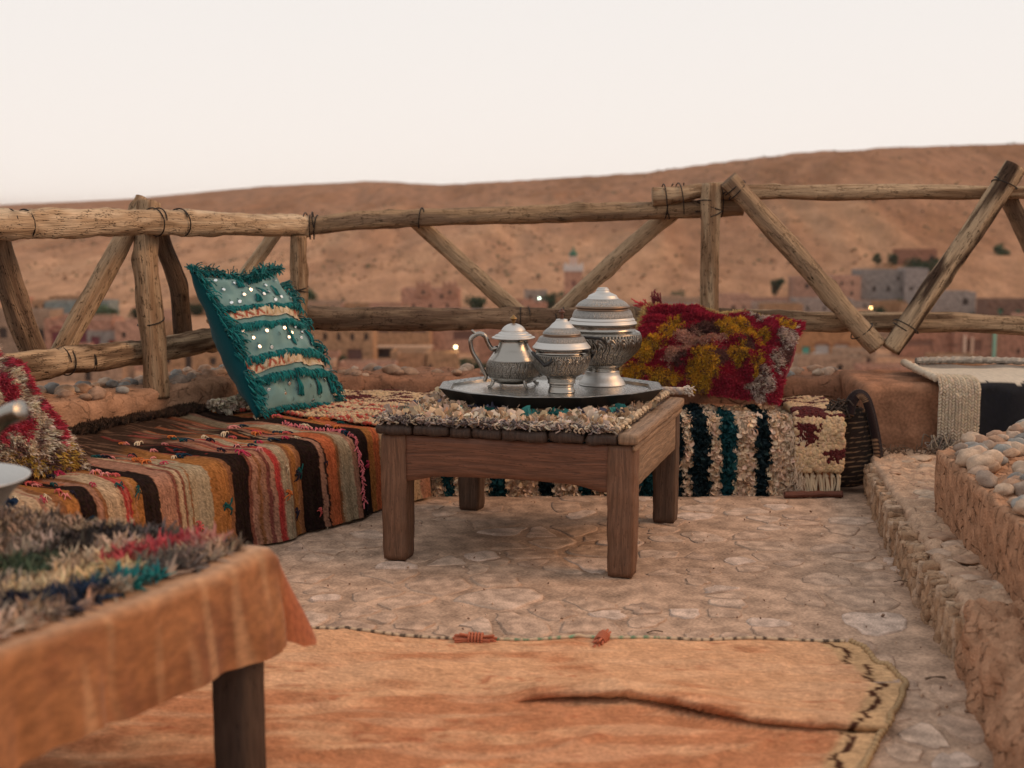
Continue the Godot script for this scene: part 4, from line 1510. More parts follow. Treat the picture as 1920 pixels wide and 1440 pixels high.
func silver_mats() -> void:
	mat("silver", Color(.31, .285, .255), .24, {"metal": 1.0, "bump": tex.scuff, "depth": .03, "uv": Vector2(3, 14), "roughmap": null})
	mat("silver_chased", Color(.33, .295, .255), .30, {"metal": 1.0, "map": tex.chase_dark, "bump": tex.chase, "depth": .55, "uv": Vector2(1, 1)})
	mat("silver_dull", Color(.52, .50, .475), .48, {"metal": .9, "bump": tex.scuff, "depth": .06, "uv": Vector2(4, 16)})
	mat("silver_dull_chased", Color(.54, .515, .485), .44, {"metal": .9, "map": tex.chase_dark, "bump": tex.chase, "depth": .4, "uv": Vector2(1.5, 1)})
	mat("brass", Color(.26, .15, .06), .42, {"metal": 1.0})
	mat("copper", Color(.40, .20, .11), .4, {"metal": 1.0})
	mat("old_band", Color(.20, .135, .095), .38, {"metal": .9})
	mat("tarnish", Color(.035, .033, .032), .42, {"metal": .7})
	mat("tray_chased", Color(.52, .50, .47), .34, {"metal": 1.0, "map": tex.chase_dark, "bump": tex.chase, "depth": .35, "uv": Vector2(1, 1)})
	mat("tray_floor", Color(.60, .58, .55), .20, {"metal": 1.0, "bump": tex.chase, "depth": .06, "uv": Vector2(5, 20)})


func silver() -> void:
	silver_mats()
	var tray_at := Vector3(.128, .4545, -4.375)
	var t := thing("silver_tray", "large many-sided silver tray with engraved rim on the tea table", "tray", tray_at, -.03)
	var n := 12
	var ring := func(k: float, y: float, s: int) -> Vector3:
		var a := TAU * (s + .5) / n
		var px := cos(a)
		var q := 1.0 + .03 * cos(a * 4.0)
		return Vector3(px * .372 * k * q, y, -sin(a) * .305 * k * q)
	var rings := {"foot": [[0.0, .002], [.90, .002]], "skirt": [[.90, .002], [.985, .036], [1.0, .041]], "rim": [[1.0, .041], [.985, .0435], [.90, .038]], "step": [[.90, .038], [.885, .029]], "floor": [[.885, .029], [.5, .0285], [0.0, .0285]]}
	for key in rings:
		var b := Buf.new()
		var rs: Array = rings[key]
		for e in rs.size() - 1:
			for s in n:
				var u := 0.0
				for j in 6:
					var f0 := j / 6.0
					var f1 := (j + 1) / 6.0
					var a0: Vector3 = ring.call(rs[e][0], rs[e][1], s).lerp(ring.call(rs[e][0], rs[e][1], s + 1), f0)
					var a1: Vector3 = ring.call(rs[e][0], rs[e][1], s).lerp(ring.call(rs[e][0], rs[e][1], s + 1), f1)
					var c0: Vector3 = ring.call(rs[e + 1][0], rs[e + 1][1], s).lerp(ring.call(rs[e + 1][0], rs[e + 1][1], s + 1), f0)
					var c1: Vector3 = ring.call(rs[e + 1][0], rs[e + 1][1], s).lerp(ring.call(rs[e + 1][0], rs[e + 1][1], s + 1), f1)
					var v0 := float(e) / (rs.size() - 1)
					var v1 := float(e + 1) / (rs.size() - 1)
					if key == "foot":
						b.quad(b.vert(a0), b.vert(c0), b.vert(c1), b.vert(a1))
					else:
						b.quad(b.vert(a0, Vector2((s + f0) / n, v0)), b.vert(a1, Vector2((s + f1) / n, v0)), b.vert(c1, Vector2((s + f1) / n, v1)), b.vert(c0, Vector2((s + f0) / n, v1)))
		var m: Material = {"foot": mats.tarnish, "skirt": mats.tarnish, "rim": mats.tray_chased, "step": mats.silver, "floor": mats.tray_floor}[key]
		part(t, key, b.mesh(m, key == "floor"))
	var top := tray_at.y + .0290

	# big lidded tureen
	var s := .000394
	t = thing("silver_tureen", "largest lidded silver tureen with stepped lid at the back of the tray", "tureen", Vector3(.306, top, -4.50), .5)
	revolve(t, "foot", [[0, 0], [194, 0], [198, 10], [188, 30], [164, 62], [152, 85], [149, 110], [150, 118]], mats.silver_dull, s)
	revolve(t, "stem", [[150, 118], [146, 126], [149, 142], [150, 152], [163, 158], [172, 164], [176, 172]], mats.silver, s)
	band(t, "bowl", [[176, 172], [202, 192], [242, 226], [290, 272], [326, 325], [340, 375], [338, 410], [330, 440], [318, 455]], mats.silver_chased, s)
	revolve(t, "neck", [[318, 455], [300, 464], [284, 474], [278, 490], [280, 512], [290, 516], [291, 522], [276, 524]], mats.silver, s)
	var lid := revolve(t, "lid", [[276, 524], [294, 526], [296, 532], [284, 546], [276, 556], [279, 562], [268, 572], [262, 580]], mats.silver_dull, s)
	band(lid, "lid_band", [[262, 580], [259, 600], [246, 630], [238, 640]], mats.silver_dull_chased, s)
	revolve(lid, "collar", [[238, 640], [226, 642], [220, 650], [221, 662], [232, 666], [233, 672], [222, 684]], mats.old_band, s, 3)
	band(lid, "lid_band", [[222, 684], [206, 702], [172, 724], [138, 740]], mats.silver_dull_chased, s)
	revolve(lid, "finial", [[138, 740], [128, 752], [118, 768], [88, 782], [66, 792], [56, 806], [54, 818], [44, 826], [43, 832], [30, 834], [0, 834]], mats.silver_dull, s)
	for a in [3.9, .75]:
		var d := Vector3(cos(a), 0, -sin(a))
		var e := Vector3(-sin(a), 0, -cos(a))
		handle(t, "handle", [d * .121 + Vector3(0, .155, 0) - e * .045, d * .150 + Vector3(0, .170, 0) - e * .035, d * .158 + Vector3(0, .172, 0), d * .150 + Vector3(0, .168, 0) + e * .035, d * .123 + Vector3(0, .150, 0) + e * .045], .005, .005, mats.tarnish)

	# smaller lidded bowl
	s = .000376
	t = thing("sugar_bowl", "small lidded silver bowl with brown knob at the front of the tray", "bowl", Vector3(.161, top, -4.305), .2)
	revolve(t, "foot", [[0, 0], [112, 0], [116, 8], [110, 30], [104, 46], [107, 58], [104, 66], [120, 78], [118, 92], [126, 120], [140, 136], [166, 150]], mats.silver, s)
	band(t, "bowl", [[166, 150], [205, 178], [234, 220], [248, 262], [252, 295], [246, 322], [236, 336]], mats.silver_chased, s)
	revolve(t, "neck", [[236, 336], [226, 346], [226, 366], [240, 370], [240, 376], [224, 378]], mats.silver, s)
	lid = revolve(t, "lid", [[224, 378], [250, 382], [253, 388], [249, 396], [236, 410], [222, 428], [214, 436]], mats.silver_dull, s)
	band(lid, "lid_band", [[214, 436], [206, 452], [194, 474], [182, 484]], mats.silver_dull_chased, s)
	revolve(lid, "step", [[182, 484], [166, 488], [162, 494], [166, 498], [164, 508]], mats.old_band, s, 3)
	band(lid, "lid_band", [[164, 508], [154, 526], [130, 546], [110, 560]], mats.silver_dull_chased, s)
	revolve(lid, "finial", [[110, 560], [100, 572], [84, 590], [66, 604], [52, 618], [48, 630], [20, 634], [0, 634]], mats.silver_dull, s)
	revolve(lid, "knob", [[16, 630], [15, 660], [14, 678], [26, 684], [27, 696], [15, 706], [12, 718], [0, 724]], mat("brown_knob", Color(.10, .04, .025), .4), s, 3)
	for a in [3.75, .15]:
		var d := Vector3(cos(a), 0, -sin(a))
		var e := Vector3(-sin(a), 0, -cos(a))
		handle(t, "handle", [d * .086 + Vector3(0, .128, 0) - e * .040, d * .100 + Vector3(0, .133, 0) - e * .036, d * .108 + Vector3(0, .122, 0) - e * .012, d * .105 + Vector3(0, .103, 0) + e * .012, d * .108 + Vector3(0, .097, 0) + e * .026, d * .098 + Vector3(0, .108, 0) + e * .042, d * .090 + Vector3(0, .115, 0) + e * .038], .0052, .0052, mats.tarnish)
	# hinge
	var hb := Buf.new()
	rough_box(hb, Vector3(.026, .012, .016), .004, .003, .001, 30.0, Vector3.ZERO)
	part(t, "catch", hb.mesh(mats.tarnish, true), Transform3D(Basis(Vector3.UP, -.6), Vector3(.060, .139, .070)))

	t = teapot("silver_teapot", "round silver teapot with curved handle and brass finial on the tray", Vector3(.005, top, -4.455), 0.0, .000389)
	# finer silver on the low near table, mostly out of the picture
	teapot("silver_teapot", "blurred silver teapot whose bright spout reaches in over the near table", Vector3(-1.105, .452, -2.20), -.35, .00074)
	s = .00044
	t = thing("silver_bowl", "wide footed silver bowl at the left edge on the near table", "bowl", Vector3(-1.02, .452, -2.34), .2)
	revolve(t, "bowl", [[0, 0], [170, 0], [172, 12], [120, 40], [110, 70], [150, 110], [230, 190], [285, 262], [330, 300], [345, 312], [343, 318], [326, 312], [280, 276], [200, 190], [0, 150]], mats.silver_dull, s)


func teapot(n: String, label: String, at: Vector3, turn: float, s: float) -> Node3D:
	var t := thing(n, label, "teapot", at, turn)
	var k := s / .000389
	revolve(t, "base", [[0, 26], [120, 26], [160, 34], [196, 58], [216, 84]], mats.silver, s)
	band(t, "body", [[216, 84], [234, 118], [240, 150], [238, 178], [228, 208], [214, 232]], mats.silver_chased, s)
	revolve(t, "shoulder", [[214, 232], [196, 258], [170, 292], [148, 322], [134, 350], [126, 375], [125, 392], [138, 402], [139, 408], [126, 410]], mats.silver, s)
	var lid := revolve(t, "lid", [[126, 410], [182, 414], [188, 420], [182, 427], [164, 431], [161, 439], [152, 446], [134, 452], [130, 460], [120, 466], [106, 474], [103, 488], [84, 512], [58, 530], [28, 540], [0, 542]], mats.silver_dull, s)
	revolve(lid, "finial", [[10, 538], [12, 552], [22, 560], [23, 566], [14, 570], [30, 578], [33, 586], [20, 600], [6, 614], [0, 618]], mats.brass, s, 3)
	# handle on the left, S-curved
	handle(t, "handle", [Vector3(-.052, .128, 0) * k, Vector3(-.070, .126, 0) * k, Vector3(-.085, .142, 0) * k, Vector3(-.095, .168, 0) * k, Vector3(-.120, .176, 0) * k, Vector3(-.141, .160, 0) * k, Vector3(-.143, .132, 0) * k, Vector3(-.128, .098, 0) * k, Vector3(-.108, .066, 0) * k, Vector3(-.093, .036, 0) * k, Vector3(-.098, .016, 0) * k], .0084 * k, .007 * k, mats.silver)
	handle(t, "thumb_rest", [Vector3(-.120, .176, 0) * k, Vector3(-.132, .180, 0) * k, Vector3(-.139, .188, 0) * k], .006 * k, .004 * k, mats.silver)
	# spout on the right
	var b := Buf.new()
	tube(b, [Vector3(.080, .045, .0) * k, Vector3(.112, .058, .0) * k, Vector3(.130, .090, 0) * k, Vector3(.142, .128, 0) * k, Vector3(.165, .150, 0) * k, Vector3(.186, .158, 0) * k], func(u: float, a: float) -> float: return lerpf(.020, .0085, sm(0, .8, u)) * k * (1 + .08 * cos(a * 3)), 14, 34)
	part(t, "spout", b.mesh(mats.silver, true))
	for j in 4:
		var a := .5 + j * PI / 2
		var d := Vector3(cos(a), 0, -sin(a))
		handle(t, "foot", [(d * .074 + Vector3(0, .030, 0)) * k, (d * .080 + Vector3(0, .014, 0)) * k, (d * .088 + Vector3(0, .004, 0)) * k, (d * .097 + Vector3(0, .005, 0)) * k], .007 * k, .004 * k, mats.silver)
	return t


# ---------------------------------------------------------------- the table in front
func near_table() -> void:
	var k2 := Vector2(-.455, -2.42)
	var d1 := Vector2(-.45, .893)
	var d2 := Vector2(-.893, -.45)
	var top := .43
	var turn := atan2(-d1.y, -d1.x) * -1.0
	var t := thing("near_table", "low wooden table in front under a tan leather cloth", "table")
	var dark := mat("near_wood", Color(.085, .055, .042), .6, {"map": tex.wood, "bump": tex.wood, "depth": .3, "tri": 1.7, "world": false})
	var to := func(a: float, b: float, y: float) -> Vector3:   # a along the near long side, b inward along the far short side
		var p := k2 + d1 * a + d2 * b
		return Vector3(p.x, y, p.y)
	var ax := Vector3(d1.x, 0, d1.y)
	var bx := Vector3(d2.x, 0, d2.y)
	part(t, "tabletop", board(1.06, .74, .03, .08, .006, .001, 3, dark), along(ax, bx, to.call(.53, .37, top - .022)))
	for a in [.062, .998]:
		for b in [.062, .678]:
			part(t, "leg", board(.395, .070, .070, .03, .005, .001, a * 9, dark if b > .5 or a > .5 else mat("near_leg", Color(.085, .056, .042), .6, {"map": tex.wood, "bump": tex.wood, "depth": .3, "tri": 1.7, "world": false})), along(Vector3.UP, ax, to.call(a, b - .036, .1965)))
	part(t, "apron", board(.88, .08, .02, .05, .003, .001, 5, dark), along(ax, Vector3.UP, to.call(.53, .03, .352)))
	part(t, "apron", board(.56, .08, .02, .05, .003, .001, 6, dark), along(bx, Vector3.UP, to.call(.05, .37, .352)))
	# leather cloth: b < 0 hangs over the near side, a < 0 over the far end, both together make the corner flap
	var drape := func(u: float, v: float) -> Vector3:
		var a := lerpf(-.19, 1.15, pow(u, 1.35))
		var b := lerpf(-.185, .20, v)
		if a > .02:
			b -= (.010 * nz.get_noise_1d(a * 5.0) + .006 * sin(a * 21.0)) * sm(.05, -.18, b)
		var y := top + .006
		var oa := a
		var ob := b
		var r := .022
		if a >= 0 and b < 0:
			var h := -b
			var fold := .012 * sin(a * 26.0 + 1.0) + .008 * nz.get_noise_1d(a * 14.0) + .010 * sin(a * 11.0)
			if h < r * PI / 2:
				ob = -sin(h / r) * r
				y -= r - cos(h / r) * r
			else:
				var q := h - r * PI / 2
				ob = -r - q * .06 - fold * sm(0, .12, q)
				y -= r + q
		elif a < 0 and b >= 0:
			var h := -a
			if h < r * PI / 2:
				oa = -sin(h / r) * r
				y -= r - cos(h / r) * r
			else:
				var q := h - r * PI / 2
				oa = -r - q * .25
				y -= r + q * .96
		elif a < 0 and b < 0:
			var rho := sqrt(a * a + b * b)
			var th := atan2(-b, -a)              # 0 towards the far end, PI/2 towards the near side
			var h := minf(rho, .215 + .2 * (rho - .215)) * (1.0 - .05 * sin(2 * th))
			var out := r
			if h < r * PI / 2:
				out = sin(h / r) * r
				y -= r - cos(h / r) * r
			else:
				var q := h - r * PI / 2
				var flare := .25 + (.06 - .25) * th / (PI / 2) + .20 * sin(2 * th)
				out = r + q * flare + .012 * sin(th * 4.0) * sm(0, .15, q)
				y -= r + q * sqrt(1 - minf(flare * flare, .7))
			oa = -cos(th) * out
			ob = -sin(th) * out
		# a soft puckered hump at the corner
		if b > 0 or a > 0:
			y += .012 * exp(-pow((a - .03) / .06, 2) - pow((b - .02) / .06, 2)) * (1.0 if b > -.03 and a > -.03 else .0)
		return to.call(oa, ob, y + .002 * nz.get_noise_2d(a * 9.0, b * 9.0))
	var b := Buf.new()
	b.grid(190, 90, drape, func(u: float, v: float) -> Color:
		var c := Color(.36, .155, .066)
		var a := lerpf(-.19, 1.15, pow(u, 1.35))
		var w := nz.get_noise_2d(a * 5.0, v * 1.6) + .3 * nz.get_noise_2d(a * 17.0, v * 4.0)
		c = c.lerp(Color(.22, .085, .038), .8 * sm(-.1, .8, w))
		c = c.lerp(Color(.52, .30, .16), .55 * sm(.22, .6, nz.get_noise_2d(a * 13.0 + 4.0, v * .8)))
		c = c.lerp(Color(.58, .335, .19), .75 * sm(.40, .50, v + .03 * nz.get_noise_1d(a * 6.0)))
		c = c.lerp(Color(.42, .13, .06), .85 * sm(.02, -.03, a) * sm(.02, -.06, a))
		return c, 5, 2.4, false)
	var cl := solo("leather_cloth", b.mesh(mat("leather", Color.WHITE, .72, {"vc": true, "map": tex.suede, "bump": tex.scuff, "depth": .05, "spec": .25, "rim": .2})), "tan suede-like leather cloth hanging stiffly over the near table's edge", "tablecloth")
	# rag rug on it
	var r := thing("rag_mat", "multicoloured shaggy rag mat with teal, pink and navy tufts on the near table", "rug")
	var q := Buf.new()
	q.grid(50, 40, func(u: float, v: float) -> Vector3: return to.call(lerpf(.03, 1.1, u), lerpf(.035, .70, v), top + .014 + .004 * nz.get_noise_2d(u * 9.0, v * 9.0)), null, 6, 6, true)
	part(r, "backing", q.mesh(mat("ragmat_base", Color(.16, .12, .10), 1.0)))
	var spots := [[.13, .15, .10, .036, Color(.42, .075, .085)], [.05, .10, .05, .025, Color(.48, .22, .18)], [.285, .058, .04, .027, Color(.03, .22, .22)], [.335, .075, .03, .015, Color(.04, .10, .12)], [.41, .065, .055, .020, Color(.022, .034, .065)], [.49, .105, .05, .02, Color(.03, .035, .06)], [.31, .115, .07, .030, Color(.58, .44, .24)], [.39, .15, .06, .03, Color(.62, .47, .30)], [.35, .25, .07, .05, Color(.07, .10, .065)], [.17, .30, .09, .05, Color(.055, .045, .042)], [.23, .36, .06, .06, Color(.34, .28, .24)], [.20, .06, .06, .022, Color(.16, .13, .12)], [.59, .04, .06, .03, Color(.50, .36, .27)], [.44, .02, .05, .015, Color(.52, .36, .27)], [.13, .20, .05, .03, Color(.50, .36, .27)], [.26, .20, .06, .025, Color(.50, .38, .28)], [.06, .22, .05, .05, Color(.10, .085, .08)], [.42, .22, .05, .03, Color(.30, .25, .20)]]
	var pat := func(u: float, v: float) -> Color:
		var a := lerpf(.03, 1.1, u) + .012 * nz.get_noise_2d(u * 40.0, v * 40.0)
		var bb := lerpf(.035, .70, v) + .012 * nz.get_noise_2d(u * 40.0 + 8.0, v * 40.0)
		var c: Color = [Color(.30, .215, .155), Color(.11, .088, .078), Color(.38, .27, .195)][int(absf(nz.get_noise_2d(a * 14.0, bb * 14.0)) * 6.0) % 3]
		var best := 1.0
		for e in spots:
			var dd := sqrt(pow((a - e[0]) / e[2] / 1.3, 2) + pow((bb - e[1]) / e[3] / 1.35, 2))
			if dd < best:
				best = dd
				c = e[4]
		return c
	for k in 3:
		var sc := blade_tuft("nearrag", 14, .016, .0052, .030, 120 + k)
		rng.seed = 500 + k
		pile(r, "rag_pile", sc, 2300, func(u: float, v: float) -> Array: return [to.call(lerpf(.03, 1.1, u), lerpf(.035, .70, v), top + .012), Vector3.UP], pat, Vector3.ZERO, .9, .7, 1.4, .25)
	# blue and cream bundle beyond it, on the striped bench
	var bl := thing("folded_throw", "bunched cream and navy shaggy throw at the near end of the striped rug", "throw")
	var core := Buf.new()
	var lump := func(u: float, v: float) -> Array:
		var pn := bench_point(lerpf(-1.35, -.93, u), lerpf(.62, 1.02, v))
		var hgt := .05 * sin(u * PI) * sin(v * PI) + .01
		return [pn[0] + pn[1] * hgt, pn[1]]
	core.grid(30, 24, func(u: float, v: float) -> Vector3: return lump.call(u, v)[0], null, 1, 1, true)
	part(bl, "backing", core.mesh(mats["ragmat_base"]))
	var sh := scrap_mesh("throwrag", .03, 140)
	rng.seed = 9
	pile(bl, "rag_pile", sh, 1500, lump, func(u: float, v: float) -> Color: return Color(.018, .04, .085) if v < .62 + .2 * nz.get_noise_2d(u * 5.0, v * 5.0) and u > .35 else Color(.50, .36, .28), Vector3(0, -.2, 0), .8, .6, 1.2, .3)


# ---------------------------------------------------------------- cushions
func cushion_face(u: float, v: float, w: float, h: float, t: float, pinch: float, sag: float) -> Array:   # front half -> [point, normal-ish]
	var a := u * 2 - 1
	var c := v * 2 - 1
	var x := a * w / 2 * (1 - pinch * (1 - c * c))
	var y := c * h / 2 * (1 - pinch * (1 - a * a) - (sag * (1 - pow(absf(a), 1.4)) if c > 0 else 0.0))
	var e := maxf((1 - a * a) * (1 - c * c), 0)
	var z := t * pow(e, .5)
	var n := Vector3(a * pow(absf(a), 2.0) * 1.4, c * pow(absf(c), 2.0) * 1.4, 1).normalized()
	return [Vector3(x, y, z), n]


func cushion_shell(w: float, h: float, t0: float, t1: float, pinch: float, sag: float, col: Callable, back: Color, lump := .012) -> Buf:
	var b := Buf.new()
	for side in 2:
		b.grid(48, 48, func(u: float, v: float) -> Vector3:
			var p: Vector3 = cushion_face(u, v, w, h, t0 if side == 0 else t1, pinch, sag)[0]
			p.z += (lump * nz.get_noise_2d(u * 4.0 + side * 9.0, v * 5.0) + lump * .35 * nz.get_noise_2d(u * 12.0 + 5.0, v * 9.0)) * minf(p.z / t0 * 2.0, 1.0)
			return p if side == 0 else Vector3(p.x, p.y, -p.z),
			(func(u: float, v: float) -> Color: return col.call(u, v)) if side == 0 else (func(_u: float, _v: float) -> Color: return back), w * 12, h * 12, side == 1)
	return b


func frame_at(bl: Vector3, br: Vector3, tl: Vector3) -> Transform3D:
	var x := (br - bl).normalized()
	var z := x.cross(tl - bl).normalized()
	var y := z.cross(x)
	return Transform3D(Basis(x, y, z), (br + tl) / 2)


func cushions() -> void:
	teal_cushion()
	# red one on the back bench
	var tuft := blade_tuft("shag", 10, .027, .0038, .011, 21)
	var red := Color(.34, .025, .048)
	var yellow := Color(.60, .33, .035)
	var cocoa := Color(.15, .065, .055)
	var pinky := Color(.50, .27, .20)
	var white := Color(.62, .48, .40)
	var spots := [[.235, .60, .095, .24, yellow], [.13, .34, .10, .17, yellow], [.11, .10, .12, .14, yellow], [.30, .06, .12, .13, yellow], [.52, .16, .13, .28, yellow], [.63, .70, .17, .17, yellow], [.71, .40, .10, .17, yellow], [.82, .66, .05, .10, yellow], [.84, .30, .05, .12, yellow], [.24, .56, .04, .09, cocoa], [.40, .47, .14, .17, pinky], [.36, .53, .055, .10, cocoa], [.45, .40, .05, .09, cocoa], [.475, .64, .085, .15, cocoa], [.56, .52, .06, .08, pinky], [.31, .30, .09, .10, pinky], [.34, .25, .06, .09, cocoa], [.60, .30, .05, .10, cocoa], [.745, .55, .06, .08, cocoa], [.96, .74, .07, .20, white], [.945, .42, .055, .16, white], [.89, .10, .09, .18, white], [.985, .55, .04, .16, cocoa], [.93, .62, .04, .10, cocoa], [.74, .93, .10, .07, white], [.90, .90, .07, .06, yellow]]
	var pat := func(u: float, v: float) -> Color:
		var a := u + .03 * nz.get_noise_2d(u * 16.0, v * 16.0)
		var c := v + .03 * nz.get_noise_2d(u * 16.0 + 6.0, v * 16.0)
		var k := red
		var best := 1.0
		for e in spots:
			var d: float = absf(a - e[0]) / e[2] + absf(c - e[1]) / e[3] * .9
			d /= .94
			if d < best:
				best = d
				k = e[4]
				if e[4] == yellow and nz.get_noise_2d(u * 60.0, v * 40.0) > .38:
					k = cocoa
				if e[4] == white and nz.get_noise_2d(u * 50.0, v * 50.0) > .15:
					k = cocoa
		if v > .94 and u < .8 or u < .03:
			k = Color(.58, .40, .16)
		return k
	red_cushion(thing("red_shaggy_cushion", "big crimson shaggy cushion with yellow and brown diamonds lying on the back bench", "cushion"), tuft, pat, frame_at(Vector3(.432, .40, -5.28), Vector3(.988, .36, -5.05), Vector3(.584, .65, -5.585)), .64, .45, .070, 22000, Vector3(.55, -.55, .25))
	# cream one at the left
	var cream := Color(.66, .54, .41)
	var rose := Color(.46, .055, .085)
	var pat2 := func(u: float, v: float) -> Color:
		var a := u + .035 * nz.get_noise_2d(u * 12.0, v * 12.0)
		var c := v + .035 * nz.get_noise_2d(u * 12.0 + 6.0, v * 12.0)
		var k := cream
		if a > .895 and a < .955 and c > .08:
			k = rose
		elif c > .11 and c < .20 and a > .30 and a < .78:
			k = rose
		elif absf(a - .74) < .045 and c < .40 and c > .2:
			k = rose
		elif absf(a - .66 + c * .12) < .07 and c > .42 and nz.get_noise_2d(u * 30.0, v * 9.0) > -.05:
			k = Color(.60, .35, .05)
		elif a < .52 and c > .62:
			k = Color(.60, .35, .05) if nz.get_noise_2d(u * 40.0, v * 30.0) > .0 else Color(.13, .075, .075)
		elif absf(a - .40) < .07 and c > .3:
			k = rose
		elif c < .06:
			k = [Color(.50, .31, .07), Color(.16, .09, .08), cream][int(absf(nz.get_noise_1d(u * 22.0)) * 9.0) % 3]
		elif nz.get_noise_2d(u * 24.0, v * 11.0) > .36:
			k = Color(.24, .13, .11)
		return k
	red_cushion(thing("cream_shaggy_cushion", "cream shaggy cushion with crimson bands leaning at the left edge of the striped rug", "cushion"), blade_tuft("shag2", 9, .036, .0042, .013, 22), pat2, frame_at(Vector3(-1.64, .345, -3.44), Vector3(-1.345, .345, -3.87), Vector3(-2.06, .76, -3.82)), .58, .78, .11, 18000, Vector3(.45, -.85, .15))


func red_cushion(t: Node3D, tuft: Mesh, pat: Callable, fr: Transform3D, w: float, h: float, th: float, count: int, lean: Vector3) -> void:
	t.transform = fr
	var inv := fr.basis.inverse()
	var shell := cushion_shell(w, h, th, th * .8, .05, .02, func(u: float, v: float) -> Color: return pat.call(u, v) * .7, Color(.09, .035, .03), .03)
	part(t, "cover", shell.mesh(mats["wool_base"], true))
	rng.seed = 7
	pile(t, "pile", tuft, count, func(u: float, v: float) -> Array:
		var p := cushion_face(u, v, w, h, th, .05, .02)
		p[0].z += (.03 * nz.get_noise_2d(u * 4.0, v * 5.0) + .0105 * nz.get_noise_2d(u * 12.0 + 5.0, v * 9.0)) * minf(p[0].z / th * 2.0, 1.0)
		return p, pat, inv * lean, .22, .7, 1.25, .26)
	# twisted cords and tassels at the corners
	var cord := mat("dark_cord", Color(.16, .03, .035), .95)
	var tw := Buf.new()
	var c1 := Vector3(w / 2 - .01, h / 2 - .02, 0)
	for k in 3:
		var pts := []
		for j in 14:
			var u := j / 13.0
			pts.append(c1.lerp(Vector3(w / 2 - .02, -h / 2, .01), u) + Vector3(.03 * sin(u * PI) + .004 * cos(u * 40.0 + k * 2.1), 0, .004 * sin(u * 40.0 + k * 2.1)))
		tube(tw, pts, .0035, 6, 50)
	part(t, "side_cord", tw.mesh(cord, true))
	var y := Buf.new()
	rng.seed = 23
	for k in 12:
		var p := Vector3(-w / 2 + .05 + rr(-.02, .01), h / 2 - .01, rr(-.01, .01))
		tube(y, [p, p + inv * Vector3(rr(-.015, .01), .035, 0), p + inv * Vector3(rr(-.03, .015), rr(.06, .095), rr(-.01, .01))], .003, 5, 8)
	part(t, "corner_tassel", y.mesh(cord, true))
	y = Buf.new()
	for k in 14:
		var p := Vector3(-w / 2 + .02 + rr(-.02, .01), h / 2 - .02, rr(-.01, .01))
		tube(y, [p, p + inv * Vector3(rr(-.03, -.01), .025, 0), p + inv * Vector3(rr(-.07, -.02), rr(.02, .055), rr(-.01, .02))], .0026, 5, 8)
	part(t, "corner_tassel", y.mesh(mat("red_yarn", Color(.50, .05, .06), .95, {"rim": .2}), true))


